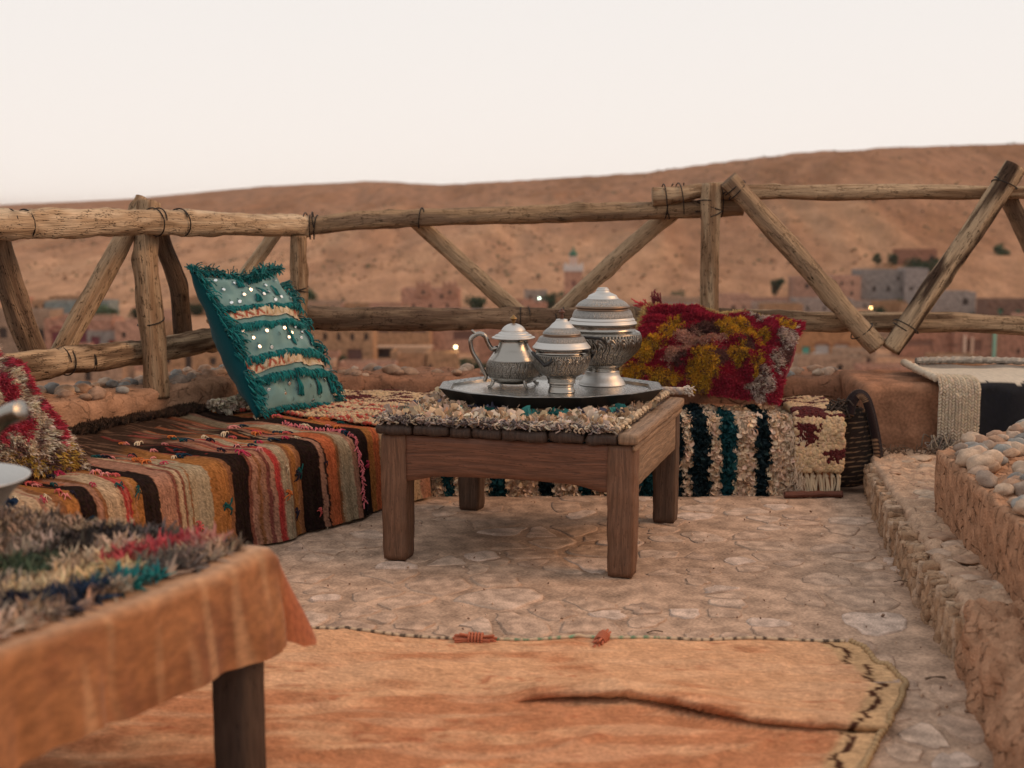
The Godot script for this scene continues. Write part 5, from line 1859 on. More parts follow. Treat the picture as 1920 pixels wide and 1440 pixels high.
func teal_cushion() -> void:
	var w := .43
	var h := .65
	var th := .095
	var sag := .14
	var pinch := .03
	var fr := frame_at(Vector3(-.948, .316, -4.88), Vector3(-.693, .306, -5.214), Vector3(-1.227, .835, -5.109))
	var t := thing("teal_cushion", "teal fringed cushion with silver sequins and woven bands leaning on the log fence", "cushion")
	t.transform = fr
	var inv := fr.basis.inverse()
	var cloth := mat("teal_cloth", Color.WHITE, .92, {"vc": true, "bump": tex.weave, "depth": .12, "spec": .15, "rim": .25})
	var shell := cushion_shell(w, h, th, .13, pinch, sag, func(u: float, v: float) -> Color:
		if u < .055:
			return Color(.007, .062, .072)
		var k := Color(.13, .225, .22)
		var n := nz.get_noise_2d(u * 7.0, v * 9.0)
		return k.lerp(Color(.165, .27, .26), sm(-.2, .6, n)), Color(.007, .062, .072), .014)
	part(t, "cover", shell.mesh(cloth, true))
	var at := func(u: float, v: float, up := .0) -> Array:
		var p := cushion_face(u, v, w, h, th, pinch, sag)
		var q: Vector3 = p[0]
		q.z += (.014 * nz.get_noise_2d(u * 4.0, v * 5.0) + .0049 * nz.get_noise_2d(u * 12.0 + 5.0, v * 9.0)) * minf(q.z / th * 2.0, 1.0)
		return [q + p[1] * up, p[1]]
	# woven ribbons: v of their middle
	var rib := mat("ribbon", Color.WHITE, .9, {"vc": true, "bump": tex.weave, "depth": .12, "spec": .15})
	for v0 in [.635, .285]:
		var b := Buf.new()
		b.grid(150, 16, func(u: float, v: float) -> Vector3:
			var uu := lerpf(.045, .985, u)
			return at.call(uu, v0 + (v - .5) * .092 + .012 * sin(uu * 3.0), .0065)[0], func(u: float, v: float) -> Color:
				var c := Color(.50, .40, .29)
				var z := absf(fposmod(u * 9.0, 1.0) - .5) * 2.0
				var d := z - (v * 1.1 - .05)
				if v > .12 and v < .88:
					if d > .12 and d < .55:
						c = Color(.29, .075, .05) if u < .42 or u > .86 else Color(.46, .35, .22)
					elif absf(d) < .10:
						c = Color(.30, .21, .12)
					elif d < -.45:
						c = Color(.36, .15, .10) if u < .35 else Color(.55, .45, .32)
				else:
					c = Color(.34, .17, .10) if fposmod(u * 60.0, 1.0) < .4 and u < .5 else Color(.50, .41, .30)
				return c)
		part(t, "woven_band", b.mesh(rib))
	# fringe rows, along u at a given v; and along both sides
	var yarn := mat("teal_yarn", Color.WHITE, .9, {"vc": true, "rim": .2, "spec": .12})
	var hue := func() -> Callable:
		var c: Color = Color(.004, .060, .068).lerp(Color(.016, .175, .175), rng.randf())
		return func(_u: float, _a: float, _p: Vector3) -> Color: return c
	var rows := [[.700, .048, .03, .98, .022, 230], [.560, .048, .03, .99, .026, 250], [.345, .045, .05, .98, .028, 240], [.215, .045, .06, .98, .028, 240], [.985, .05, .03, .97, .036, 380], [.02, .05, .1, .9, .012, 120]]
	rng.seed = 404
	for e in rows:
		var b := Buf.new()
		for k in e[5]:
			var u: float = lerpf(e[2], e[3], rng.randf())
			var p: Array = at.call(u, e[0] + rr(-.008, .008), .002)
			var dn := Vector3(rr(-.5, .5), -1, 0).normalized()
			if e[0] > .9:
				dn = Vector3(rr(-.9, .9), rr(-1, .35), .5).normalized()
			var l: float = e[4] * rr(.7, 1.25)
			var q: Vector3 = p[0]
			tube(b, [q, q + p[1] * .010 + dn * l * .3, q + p[1] * .012 + dn * l * .75 + Vector3(rr(-1, 1), rr(-1, 1), 0) * .003, q + p[1] * .005 + dn * l * 1.1], .0021, 4, 5, hue.call(), false)
		part(t, "fringe", b.mesh(yarn)).set_meta("kind", "stuff")
	for u0 in [.03, .97]:
		var b := Buf.new()
		for k in 330:
			var v := rr(.03, .97)
			if nz.get_noise_1d(v * 9.0 + u0 * 30.0) < -.25:
				continue
			var p: Array = at.call(u0 + rr(-.012, .03) * (1.0 if u0 < .5 else -1.0), v, .002)
			var sd := -1.0 if u0 < .5 else 1.0
			var dn := Vector3((.5 if sd < 0 else .9) * rr(-.4, 1.0) * (1.0 if sd > 0 else .9), rr(-1.0, -.1), .25).normalized()
			var l := .042 * rr(.6, 1.2)
			var q: Vector3 = p[0]
			tube(b, [q, q + p[1] * .012 + dn * l * .35, q + p[1] * .012 + dn * l * .8, q + p[1] * .004 + dn * l + Vector3(0, -.008, 0)], .0022, 4, 5, hue.call(), false)
		part(t, "fringe", b.mesh(yarn)).set_meta("kind", "stuff")
	# upright plumes at the top corners
	for e in [[.03, .99, Vector3(-.1, 1, 0), .045], [.72, .955, Vector3(.0, 1, .2), .055], [.80, .97, Vector3(.35, .9, .1), .06], [.95, .97, Vector3(.7, .7, 0), .055], [.985, .87, Vector3(1, .25, 0), .05], [.60, .93, Vector3(-.5, .4, .5), .05], [.985, .78, Vector3(1, .0, 0), .04]]:
		var b := Buf.new()
		for k in 34:
			var p: Array = at.call(clampf(e[0] + rr(-.05, .05), .01, .99), minf(e[1] + rr(-.012, .012), .99), 0.0)
			var d: Vector3 = (e[2] + Vector3(rr(-.5, .5), rr(-.3, .3), rr(-.3, .5))).normalized()
			var l: float = e[3] * rr(.6, 1.1)
			var q: Vector3 = p[0]
			tube(b, [q, q + d * l * .4 + p[1] * .006, q + d * l + p[1] * .006 + inv * Vector3(0, -.010, 0)], .0022, 4, 5, hue.call(), false)
		part(t, "tassel", b.mesh(yarn))
	# hanging tassels
	for e in [[.44, .79, .05], [.54, .865, .07], [.60, .50, .115], [.86, .49, .11], [.50, .17, .10], [.74, .175, .10], [.92, .17, .09], [.10, .20, .09], [.05, .50, .07], [.32, .90, .05], [.72, .86, .08]]:
		var b := Buf.new()
		for k in 17:
			var pts := []
			var ju := rr(-.012, .012)
			for j in 6:
				var f := j / 5.0
				var p: Array = at.call(clampf(e[0] + ju * (.5 + 2.2 * f) + f * .012, .01, .99), clampf(e[1] - f * e[2] * rr(.9, 1.05), .005, .99), .004 + .006 * sin(f * PI) + rr(0, .003))
				pts.append(p[0])
			tube(b, pts, .0024, 5, 12, hue.call())
		part(t, "tassel", b.mesh(yarn, true))
	# sequins on short dark stitches
	var disc := Buf.new()
	lathe(disc, [[.0002, 0.0], [.0068, .0], [.0070, .0006], [.0062, .0010], [.0004, .0006]], 20)
	var sq := disc.mesh(mat("sequin", Color(.80, .80, .78), .24, {"metal": 1.0}), true)
	var st := Buf.new()
	tube(st, [Vector3(0, .012, .0005), Vector3(.0006, .004, .004), Vector3(0, -.001, .001)], .0012, 5, 6)
	var stitch := st.mesh(mat("stitch", Color(.05, .085, .085), .9), true)
	rng.seed = 640
	for band_ in [[.73, .93, 20], [.375, .535, 15], [.045, .19, 14]]:
		var done := []
		var tries := 0
		while done.size() < band_[2] and tries < 900:
			tries += 1
			var u := rr(.13, .95)
			var v := rr(band_[0], band_[1])
			var ok := true
			for d in done:
				if Vector2((d.x - u) * w, (d.y - v) * h).length() < .040:
					ok = false
			if not ok:
				continue
			done.append(Vector2(u, v))
			var p: Array = at.call(u, v, .006)
			var n: Vector3 = p[1]
			var x := Vector3.RIGHT.slide(n).normalized()
			var y := n.cross(x)
			if band_[0] > .1 and rng.randf() < .78 or rng.randf() < .35:
				var tip: Vector3 = (n + inv * Vector3(rr(-.3, .3), -.25 + rr(-.3, .3), rr(-.2, .3))).normalized()
				part(t, "sequin", sq, Transform3D(facing(tip), p[0] - y * .006))
			part(t, "stitch", stitch, Transform3D(Basis(x, y, n), p[0] - n * .003))


# ---------------------------------------------------------------- blanket on the right wall, woven bag, odds and ends
func wall_blanket() -> void:
	var t := thing("wall_blanket", "knotted cream and black wool blanket folded over the mud wall at the right", "blanket")
	var m := mat("flatweave2", Color.WHITE, .97, {"vc": true, "bump": tex.weave, "depth": .35, "spec": .1, "rim": .15})
	var prof := func(q: float, x: float) -> Array:    # metres from the back of the wall forward and down the front
		var top := .425 + .008 * nz.get_noise_2d(x * 4.0, q * 4.0)
		var p := Vector3(x, top, -5.60 + q)
		var n := Vector3.UP
		if q > .46:
			var a := minf((q - .46) / .05, PI / 2)
			p = Vector3(x, top - .05 + cos(a) * .05, -5.14 + sin(a) * .05)
			n = Vector3(0, cos(a), sin(a))
			if q > .46 + .05 * PI / 2:
				p.y -= q - .46 - .05 * PI / 2
				p.z += .012 * sin(x * 30.0) * .5
		return [p, n]
	var b := Buf.new()
	b.grid(160, 60, func(u: float, v: float) -> Vector3: return prof.call(v * .83, lerpf(1.645, 2.7, u))[0], func(u: float, v: float) -> Color:
		var x := lerpf(1.645, 2.7, u)
		var q := v * .83
		var c := Color(.62, .53, .42)
		if x > 1.805 + .006 * nz.get_noise_1d(q * 50.0) and q > .49 + .012 * nz.get_noise_1d(x * 30.0):
			c = Color(.022, .022, .026)
		if q < .1:
			c = Color(.27, .235, .20)
		return c * (1 + .15 * nz.get_noise_2d(x * 150.0, q * 150.0)), 16, 12, true)
	part(t, "weave", b.mesh(m))
	# rolled ragged back edge
	var r := Buf.new()
	tube(r, [Vector3(1.70, .445, -5.58), Vector3(1.95, .447, -5.59), Vector3(2.3, .44, -5.58), Vector3(2.7, .445, -5.6)], func(u: float, a: float) -> float: return .014 + .005 * nz.get_noise_2d(u * 40.0, a), 10, 120, func(u: float, a: float, _p: Vector3) -> Color: return Color(.30, .26, .22).lerp(Color(.45, .38, .31), sm(.1, .5, nz.get_noise_2d(u * 60.0, a))))
	part(t, "rolled_edge", r.mesh(mats["cord"], true))
	r = Buf.new()
	tube(r, [Vector3(1.642, .428, -5.12), Vector3(1.632, .436, -5.3), Vector3(1.65, .438, -5.58)], func(u: float, a: float) -> float: return .014 + .006 * nz.get_noise_2d(u * 30.0, a), 10, 50, func(_u: float, _a: float, _p: Vector3) -> Color: return Color(.55, .45, .34))
	part(t, "rolled_edge", r.mesh(mats["cord"], true))
	# stitches of the cream band, slanting left and right by turns
	var st := clump_mesh("stitch_wool", 9)
	var at := []
	var cols := []
	rng.seed = 66
	for i in 13:
		for j in 34:
			var pn: Array = prof.call(.40 + j * .0125 + (.006 if i % 2 else 0.0), 1.652 + i * .0122)
			var bs := facing(pn[1]) * Basis(Vector3.UP, .6 if i % 2 else -.6)
			var y: Vector3 = pn[1]
			var x := Vector3.RIGHT
			var z := x.cross(y)
			var o := Basis(x, y, z) * Basis(Vector3.UP, .65 if i % 2 else -.65)
			at.append(Transform3D((o * Basis(Vector3.UP, rr(-.25, .25))).scaled_local(Vector3(rr(.005, .0065), rr(.0045, .0065), rr(.008, .0105))), pn[0] + y * .002))
			cols.append(jit(Color(.56, .45, .33), .12))
	many(t, "knotted_stitches", st, at, cols)
	# frayed tuft at its foot
	var y2 := Buf.new()
	for k in 60:
		var p := Vector3(1.66 + rr(-.05, .03), .16 + rr(0, .05), -5.09 + rr(0, .03))
		tube(y2, [p, p + Vector3(rr(-.03, .02), rr(-.02, .02), .02), p + Vector3(rr(-.05, .03), -.03, .03)], .0024, 5, 6, func(_u: float, _a: float, _p: Vector3) -> Color: return [Color(.30, .24, .18), Color(.12, .10, .08), Color(.20, .16, .13)][k % 3])
	part(t, "frayed_end", y2.mesh(mats["cord"], true))


func woven_bag() -> void:
	var t := thing("woven_bag", "black woven saddlebag with thin tan weft lines wedged against the mud block", "bag", Vector3(1.315, 0, -5.075), .12)
	t.rotation.z = .07
	var m := mats["flatweave2"] as Material
	var b := Buf.new()
	b.grid(60, 120, func(u: float, v: float) -> Vector3:
		var a := TAU * u
		var s := pow(maxf(1.0 - pow(absf(v * 2 - 1.04), 5.0), 0.0), .5)
		var hw := (.125 - .03 * v) * s * (1 - .22 * sm(.55, 1.0, v))
		var hd := .055 * s
		return Vector3(-cos(a) * hw - .02 + .03 * sm(.3, 1, v), .012 + v * .31, sin(a) * hd + .04 * (1 - v)), func(u: float, v: float) -> Color:
			var row := fposmod(v * 17.0 + .12 * nz.get_noise_2d(u * 14.0, v * 9.0), 1.0)
			var c := Color(.028, .018, .014)
			if row < .24 and nz.get_noise_2d(u * 22.0, floorf(v * 17.0) * 3.1) > -.25:
				c = Color(.22, .13, .075)
			return c * (1 + .3 * nz.get_noise_2d(u * 90.0, v * 90.0)), 6, 6)
	part(t, "body", b.mesh(m, true))
	# broad strap arching over it
	var s := Buf.new()
	var pts := [Vector3(-.02, .30, .05), Vector3(.0, .352, .04), Vector3(.03, .375, .04), Vector3(.055, .35, .05), Vector3(.072, .26, .065), Vector3(.083, .15, .075), Vector3(.080, .05, .08)]
	tube(s, pts, func(u: float, a: float) -> float: return .010 + .014 * absf(cos(a)) , 14, 90, func(u: float, a: float, p: Vector3) -> Color:
		var c := Color(.022, .015, .012)
		if fposmod(u * 44.0, 1.0) < .25 and (absf(sin(a)) < .75):
			c = Color(.26, .15, .09)
		return c)
	part(t, "strap", s.mesh(m, true))
	var y := Buf.new()
	rng.seed = 88
	for k in 50:
		var p := Vector3(-.06 + rr(-.02, .03), .31 + rr(-.02, .03), .03)
		tube(y, [p, p + Vector3(rr(-.02, .02), rr(0, .03), rr(0, .03)), p + Vector3(rr(-.03, .03), rr(-.03, .03), rr(.01, .04))], .0035, 5, 6)
	part(t, "knotted_mouth", y.mesh(mat("dark_yarn", Color(.05, .035, .028), .95), true))


func odds_and_ends() -> void:
	# folded end of a rug behind the teal cushion
	var t := thing("rag_bundle", "ragged cream and grey rug end poking out beside the teal cushion", "rug")
	var sc := scrap_mesh("bundle", .03, 31)
	rng.seed = 15
	pile(t, "rag_pile", sc, 420, func(u: float, v: float) -> Array:
		var a := v * PI
		var pn := bench_point(lerpf(.50, .80, u), .10)
		var o: Vector3 = pn[0] + Vector3(0, .016 + .02 * sin(a) * (1 + .5 * u), 0) + Vector3(.7, 0, .5) * .024 * cos(a)
		return [o, Vector3(.5 * cos(a), sin(a), .4 * cos(a))], func(u: float, _v: float) -> Color: return Color(.46, .38, .29) if u < .55 else Color(.20, .16, .15), Vector3.ZERO, .6, .6, 1.1, .3)
	var core := Buf.new()
	tube(core, [bench_point(.53, .10)[0] + Vector3(0, .018, 0), bench_point(.65, .10)[0] + Vector3(0, .022, 0), bench_point(.78, .10)[0] + Vector3(0, .022, 0)], .02, 12, 12)
	part(t, "roll", core.mesh(mats["ragmat_base"], true))
	# stick and twigs at the foot of the bench
	var b := Buf.new()
	tube(b, [Vector3(1.02, .014, -4.90), Vector3(1.12, .016, -4.905), Vector3(1.24, .015, -4.91)], func(u: float, a: float) -> float: return .012 + .003 * nz.get_noise_2d(u * 6.0, a), 9, 20)
	solo("wooden_stick", b.mesh(mat("stick", Color(.20, .075, .05), .8, {"map": tex.wood}), true), "short red-brown stick on the floor below the woven bag", "stick")
	rng.seed = 27
	var twig := mat("twig", Color(.12, .075, .05), .9)
	var spots := [[Vector3(1.33, .02, -4.86), "dry twig curl on the floor at the corner of the step"], [Vector3(1.115, .012, -3.72), "tiny dark twig on the floor along the stone step"], [Vector3(.36, .008, -3.27), "thin twig lying just behind the kilim edge"], [Vector3(.96, .012, -2.92), "little black twig lying just right of the kilim"]]
	for e in spots:
		var y := Buf.new()
		for k in 2:
			var d := Vector3(1.0 - k * .3, rr(0, .12), rr(-.3, .3) + k * .4).normalized() * rr(.03, .045)
			tube(y, [e[0] - d * .5, e[0] + Vector3(0, .004, 0), e[0] + d * .6], .0016, 5, 6)
		solo("twig", y.mesh(twig, true), e[1], "twig", "", "twigs scattered on the terrace floor")
	var q := Buf.new()
	rng.seed = 29
	for k in 26:
		var p := Vector3(1.50 + rr(-.10, .12), .15, -5.06 + rr(-.05, .05))
		var d := Vector3(rr(-1, 1), rr(.0, .5), rr(-1, 1)).normalized() * rr(.03, .06)
		tube(q, [p - d * .5, p + Vector3(rr(-.01, .01), rr(.0, .025), 0), p + d * .5], .0022, 5, 6)
	solo("dry_twigs", q.mesh(twig, true), "small tangle of dry twigs on the far end of the step", "twigs")
	# grit and crumbs of plaster
	q = Buf.new()
	for k in 420:
		var p := Vector3(rr(-.9, 1.45), .007, rr(-4.9, -2.4))
		if p.z > -3.2 and p.x < .9 or (p.x + .79) * .848 + (p.z + 4.195) * .53 < .03 or p.x > lerpf(1.03, 1.34, (-p.z - 2.9) / 2.0):
			continue
		var r := rr(.0015, .0045) * (1.6 if p.x > .9 else 1.0)
		var bs := Basis.from_euler(Vector3(rr(0, 6), rr(0, 6), rr(0, 6)))
		var c: Color = [Color(.40, .26, .18), Color(.20, .12, .08), Color(.54, .38, .28)][k % 3]
		var v := []
		for s in [Vector3(1, 0, 0), Vector3(-1, 0, 0), Vector3(0, .7, 0), Vector3(0, -.7, 0), Vector3(0, 0, 1.2), Vector3(0, 0, -1.2)]:
			v.append(p + bs * s * r)
		for f in [[0, 2, 4], [4, 2, 1], [1, 2, 5], [5, 2, 0], [0, 4, 3], [4, 1, 3], [1, 5, 3], [5, 0, 3]]:
			q.tri(q.vert(v[f[0]], Vector2.ZERO, c), q.vert(v[f[2]], Vector2.ZERO, c), q.vert(v[f[1]], Vector2.ZERO, c))
	solo("grit", q.mesh(mat("grit", Color.WHITE, .95, {"vc": true})), "loose grit and plaster crumbs on the terrace floor", "grit", "stuff")


# ---------------------------------------------------------------- the town below
# front wall with real openings; the openings are [x centre, sill height, width, height]
func facade(b: Buf, w: float, h: float, holes: Array, deep: float) -> void:
	var xs := [-w / 2, w / 2]
	var ys := [0.0, h]
	for o in holes:
		xs.append_array([o[0] - o[2] / 2, o[0] + o[2] / 2])
		ys.append_array([o[1], o[1] + o[3]])
	xs.sort()
	ys.sort()
	for i in xs.size() - 1:
		for j in ys.size() - 1:
			if xs[i + 1] - xs[i] < .01 or ys[j + 1] - ys[j] < .01:
				continue
			var c := Vector2((xs[i] + xs[i + 1]) / 2, (ys[j] + ys[j + 1]) / 2)
			var open := false
			for o in holes:
				if absf(c.x - o[0]) < o[2] / 2 and c.y > o[1] and c.y < o[1] + o[3]:
					open = true
			if not open:
				b.face(Vector3(xs[i], ys[j], 0), Vector3(xs[i + 1], ys[j], 0), Vector3(xs[i + 1], ys[j + 1], 0), Vector3(xs[i], ys[j + 1], 0))
	for o in holes:
		var l: float = o[0] - o[2] / 2
		var r: float = o[0] + o[2] / 2
		var d: float = o[1]
		var u: float = o[1] + o[3]
		var z := -deep
		b.face(Vector3(l, d, z), Vector3(l, d, 0), Vector3(l, u, 0), Vector3(l, u, z))
		b.face(Vector3(r, d, 0), Vector3(r, d, z), Vector3(r, u, z), Vector3(r, u, 0))
		b.face(Vector3(l, d, z), Vector3(r, d, z), Vector3(r, d, 0), Vector3(l, d, 0))
		b.face(Vector3(l, u, 0), Vector3(r, u, 0), Vector3(r, u, z), Vector3(l, u, z))


func house(label: String, x: float, z: float, w: float, h: float, d: float, tone: Color, holes: Array, opts := {}) -> Node3D:
	var g := ground_height(x, z) - .2
	built.append([x, z, w, d])
	var t := thing(opts.get("name", "mud_house"), label, opts.get("cat", "house"), Vector3(x, g, z), opts.get("turn", 0.0), opts.get("group", ""))
	tone = Color(minf(tone.r * 1.14, .66), tone.g * 1.15, tone.b * 1.2)
	var m := mat("plaster_%d_%d_%d" % [tone.r * 100, tone.g * 100, tone.b * 100], tone, .97, {"map": tex.mud, "tri": .12, "spec": .1})
	var b := Buf.new()
	facade(b, w, h, holes, .35)
	var l := -w / 2
	var r := w / 2
	b.face(Vector3(r, 0, 0), Vector3(r, 0, -d), Vector3(r, h, -d), Vector3(r, h, 0))
	b.face(Vector3(l, 0, -d), Vector3(l, 0, 0), Vector3(l, h, 0), Vector3(l, h, -d))
	b.face(Vector3(r, 0, -d), Vector3(l, 0, -d), Vector3(l, h, -d), Vector3(r, h, -d))
	# parapet and sunken roof
	var p := .35
	var k := h - .5
	b.face(Vector3(l, h, 0), Vector3(r, h, 0), Vector3(r - p, h, -p), Vector3(l + p, h, -p))
	b.face(Vector3(r, h, 0), Vector3(r, h, -d), Vector3(r - p, h, -d + p), Vector3(r - p, h, -p))
	b.face(Vector3(r, h, -d), Vector3(l, h, -d), Vector3(l + p, h, -d + p), Vector3(r - p, h, -d + p))
	b.face(Vector3(l, h, -d), Vector3(l, h, 0), Vector3(l + p, h, -p), Vector3(l + p, h, -d + p))
	b.face(Vector3(l + p, h, -p), Vector3(r - p, h, -p), Vector3(r - p, k, -p), Vector3(l + p, k, -p))
	b.face(Vector3(r - p, h, -d + p), Vector3(l + p, h, -d + p), Vector3(l + p, k, -d + p), Vector3(r - p, k, -d + p))
	b.face(Vector3(r - p, h, -p), Vector3(r - p, h, -d + p), Vector3(r - p, k, -d + p), Vector3(r - p, k, -p))
	b.face(Vector3(l + p, h, -d + p), Vector3(l + p, h, -p), Vector3(l + p, k, -p), Vector3(l + p, k, -d + p))
	part(t, "wall", b.mesh(m))
	var rf := Buf.new()
	rf.face(Vector3(l + p, k, -p), Vector3(r - p, k, -p), Vector3(r - p, k, -d + p), Vector3(l + p, k, -d + p))
	part(t, "roof", rf.mesh(mat("earth_roof", Color(.42, .28, .20), 1.0, {"map": tex.mud, "tri": .12})))
	for o in holes:
		var c: Color = o[4] if o.size() > 4 else Color(.045, .03, .026)
		var q := Buf.new()
		q.face(Vector3(o[0] - o[2] / 2 + .02, o[1] + .02, -.3), Vector3(o[0] + o[2] / 2 - .02, o[1] + .02, -.3), Vector3(o[0] + o[2] / 2 - .02, o[1] + o[3] - .02, -.3), Vector3(o[0] - o[2] / 2 + .02, o[1] + o[3] - .02, -.3))
		part(t, "door" if o[1] < .2 else "window", q.mesh(mat("pane_%d_%d_%d" % [c.r * 100, c.g * 100, c.b * 100], c, .5)))
	return t


var built := []


func row(n: int, w: float, y: float, ww: float, hh: float, c := Color(.045, .03, .026)) -> Array:
	var out := []
	for k in n:
		out.append([(k + .5) / n * w - w / 2, y, ww, hh, c])
	return out


func tree(n: String, label: String, x: float, z: float, h: float, w: float, c: Color, seed_: int, trunk_h := .25) -> Node3D:
	var t := thing(n, label, "tree", Vector3(x, ground_height(x, z) - .1, z))
	var b := Buf.new()
	tube(b, [Vector3.ZERO, Vector3(.05, h * .25, 0), Vector3(-.05, h * .6, .05)], func(u: float, _a: float) -> float: return lerpf(.03, .012, u) * h, 7, 8)
	rng.seed = seed_
	for k in 4:
		var a := rr(0, TAU)
		tube(b, [Vector3(0, h * .3, 0), Vector3(cos(a) * w * .2, h * .5, sin(a) * w * .2), Vector3(cos(a) * w * .32, h * .7, sin(a) * w * .32)], .009 * h, 5, 5)
	part(t, "trunk", b.mesh(mat("bark", Color(.14, .09, .06), .95)))
	b = Buf.new()
	var lobes := []
	for k in 11:
		var a := rr(0, TAU)
		var q := rr(.1, .36)
		lobes.append([Vector3(cos(a) * q * w, h * rr(trunk_h + .15, .85), sin(a) * q * w), w * rr(.14, .26)])
	for k in 1500:
		var l: Array = lobes[k % 11]
		var d: Vector3 = Vector3(rr(-1, 1), rr(-.9, .9), rr(-1, 1)).normalized() * l[1] * pow(rng.randf(), .4)
		var p: Vector3 = l[0] + d
		var s := maxf(h, w) * .040 * rr(.6, 1.3)
		var bs := Basis.from_euler(Vector3(rr(0, 6), rr(0, 6), rr(0, 6)))
		var cc := jit(c, .35)
		b.quad(b.vert(p + bs * Vector3(-s, -s * .5, 0), Vector2.ZERO, cc), b.vert(p + bs * Vector3(s * .4, -s * .6, s * .2), Vector2.ZERO, cc), b.vert(p + bs * Vector3(s, s * .5, 0), Vector2.ZERO, cc), b.vert(p + bs * Vector3(-s * .4, s * .6, s * .2), Vector2.ZERO, cc))
	part(t, "crown", b.mesh(mat("leaf", Color.WHITE, .8, {"vc": true, "spec": .2})))
	return t


func street_lamp(label: String, x: float, z: float, h: float, warm: Color) -> void:
	var t := thing("street_lamp", label, "lamp", Vector3(x, ground_height(x, z) - .2, z), 0.0, "")
	var b := Buf.new()
	tube(b, [Vector3.ZERO, Vector3(0, h * .5, 0), Vector3(0, h, 0)], func(u: float, _a: float) -> float: return lerpf(.09, .05, u), 8, 4)
	tube(b, [Vector3(0, h - .1, 0), Vector3(0, h + .25, .2), Vector3(0, h + .3, .7)], .045, 7, 6)
	part(t, "pole", b.mesh(mat("lamp_pole", Color(.25, .23, .21), .6, {"metal": .3}), true))
	var s := SphereMesh.new()
	s.radius = .22
	s.height = .44
	s.radial_segments = 16
	s.rings = 8
	var m := StandardMaterial3D.new()
	m.albedo_color = Color(.9, .85, .75)
	m.emission_enabled = true
	m.emission = warm
	m.emission_energy_multiplier = 14.0
	s.material = m
	part(t, "lamp_bulb", s, Transform3D(Basis(), Vector3(0, h + .1, .75)))
	var o := OmniLight3D.new()
	o.name = "lamp_light"
	o.light_color = warm
	o.light_energy = 3.0
	o.light_size = .2
	o.omni_range = 40
	o.omni_attenuation = 2.0
	o.shadow_enabled = true
	o.position = Vector3(0, h + .1, .75)
	t.add_child(o)


func zone_of(tx: float) -> String:
	return "left of the thick fence post" if tx < -.275 else "between fence post and teal cushion" if tx < -.21 else "behind the teal cushion" if tx < -.155 else "right of the teal cushion" if tx < -.06 else "behind the teapot" if tx < .02 else "behind the silver tureen" if tx < .085 else "behind the red cushion" if tx < .20 else "behind the crossed poles" if tx < .30 else "above the far-right blanket"


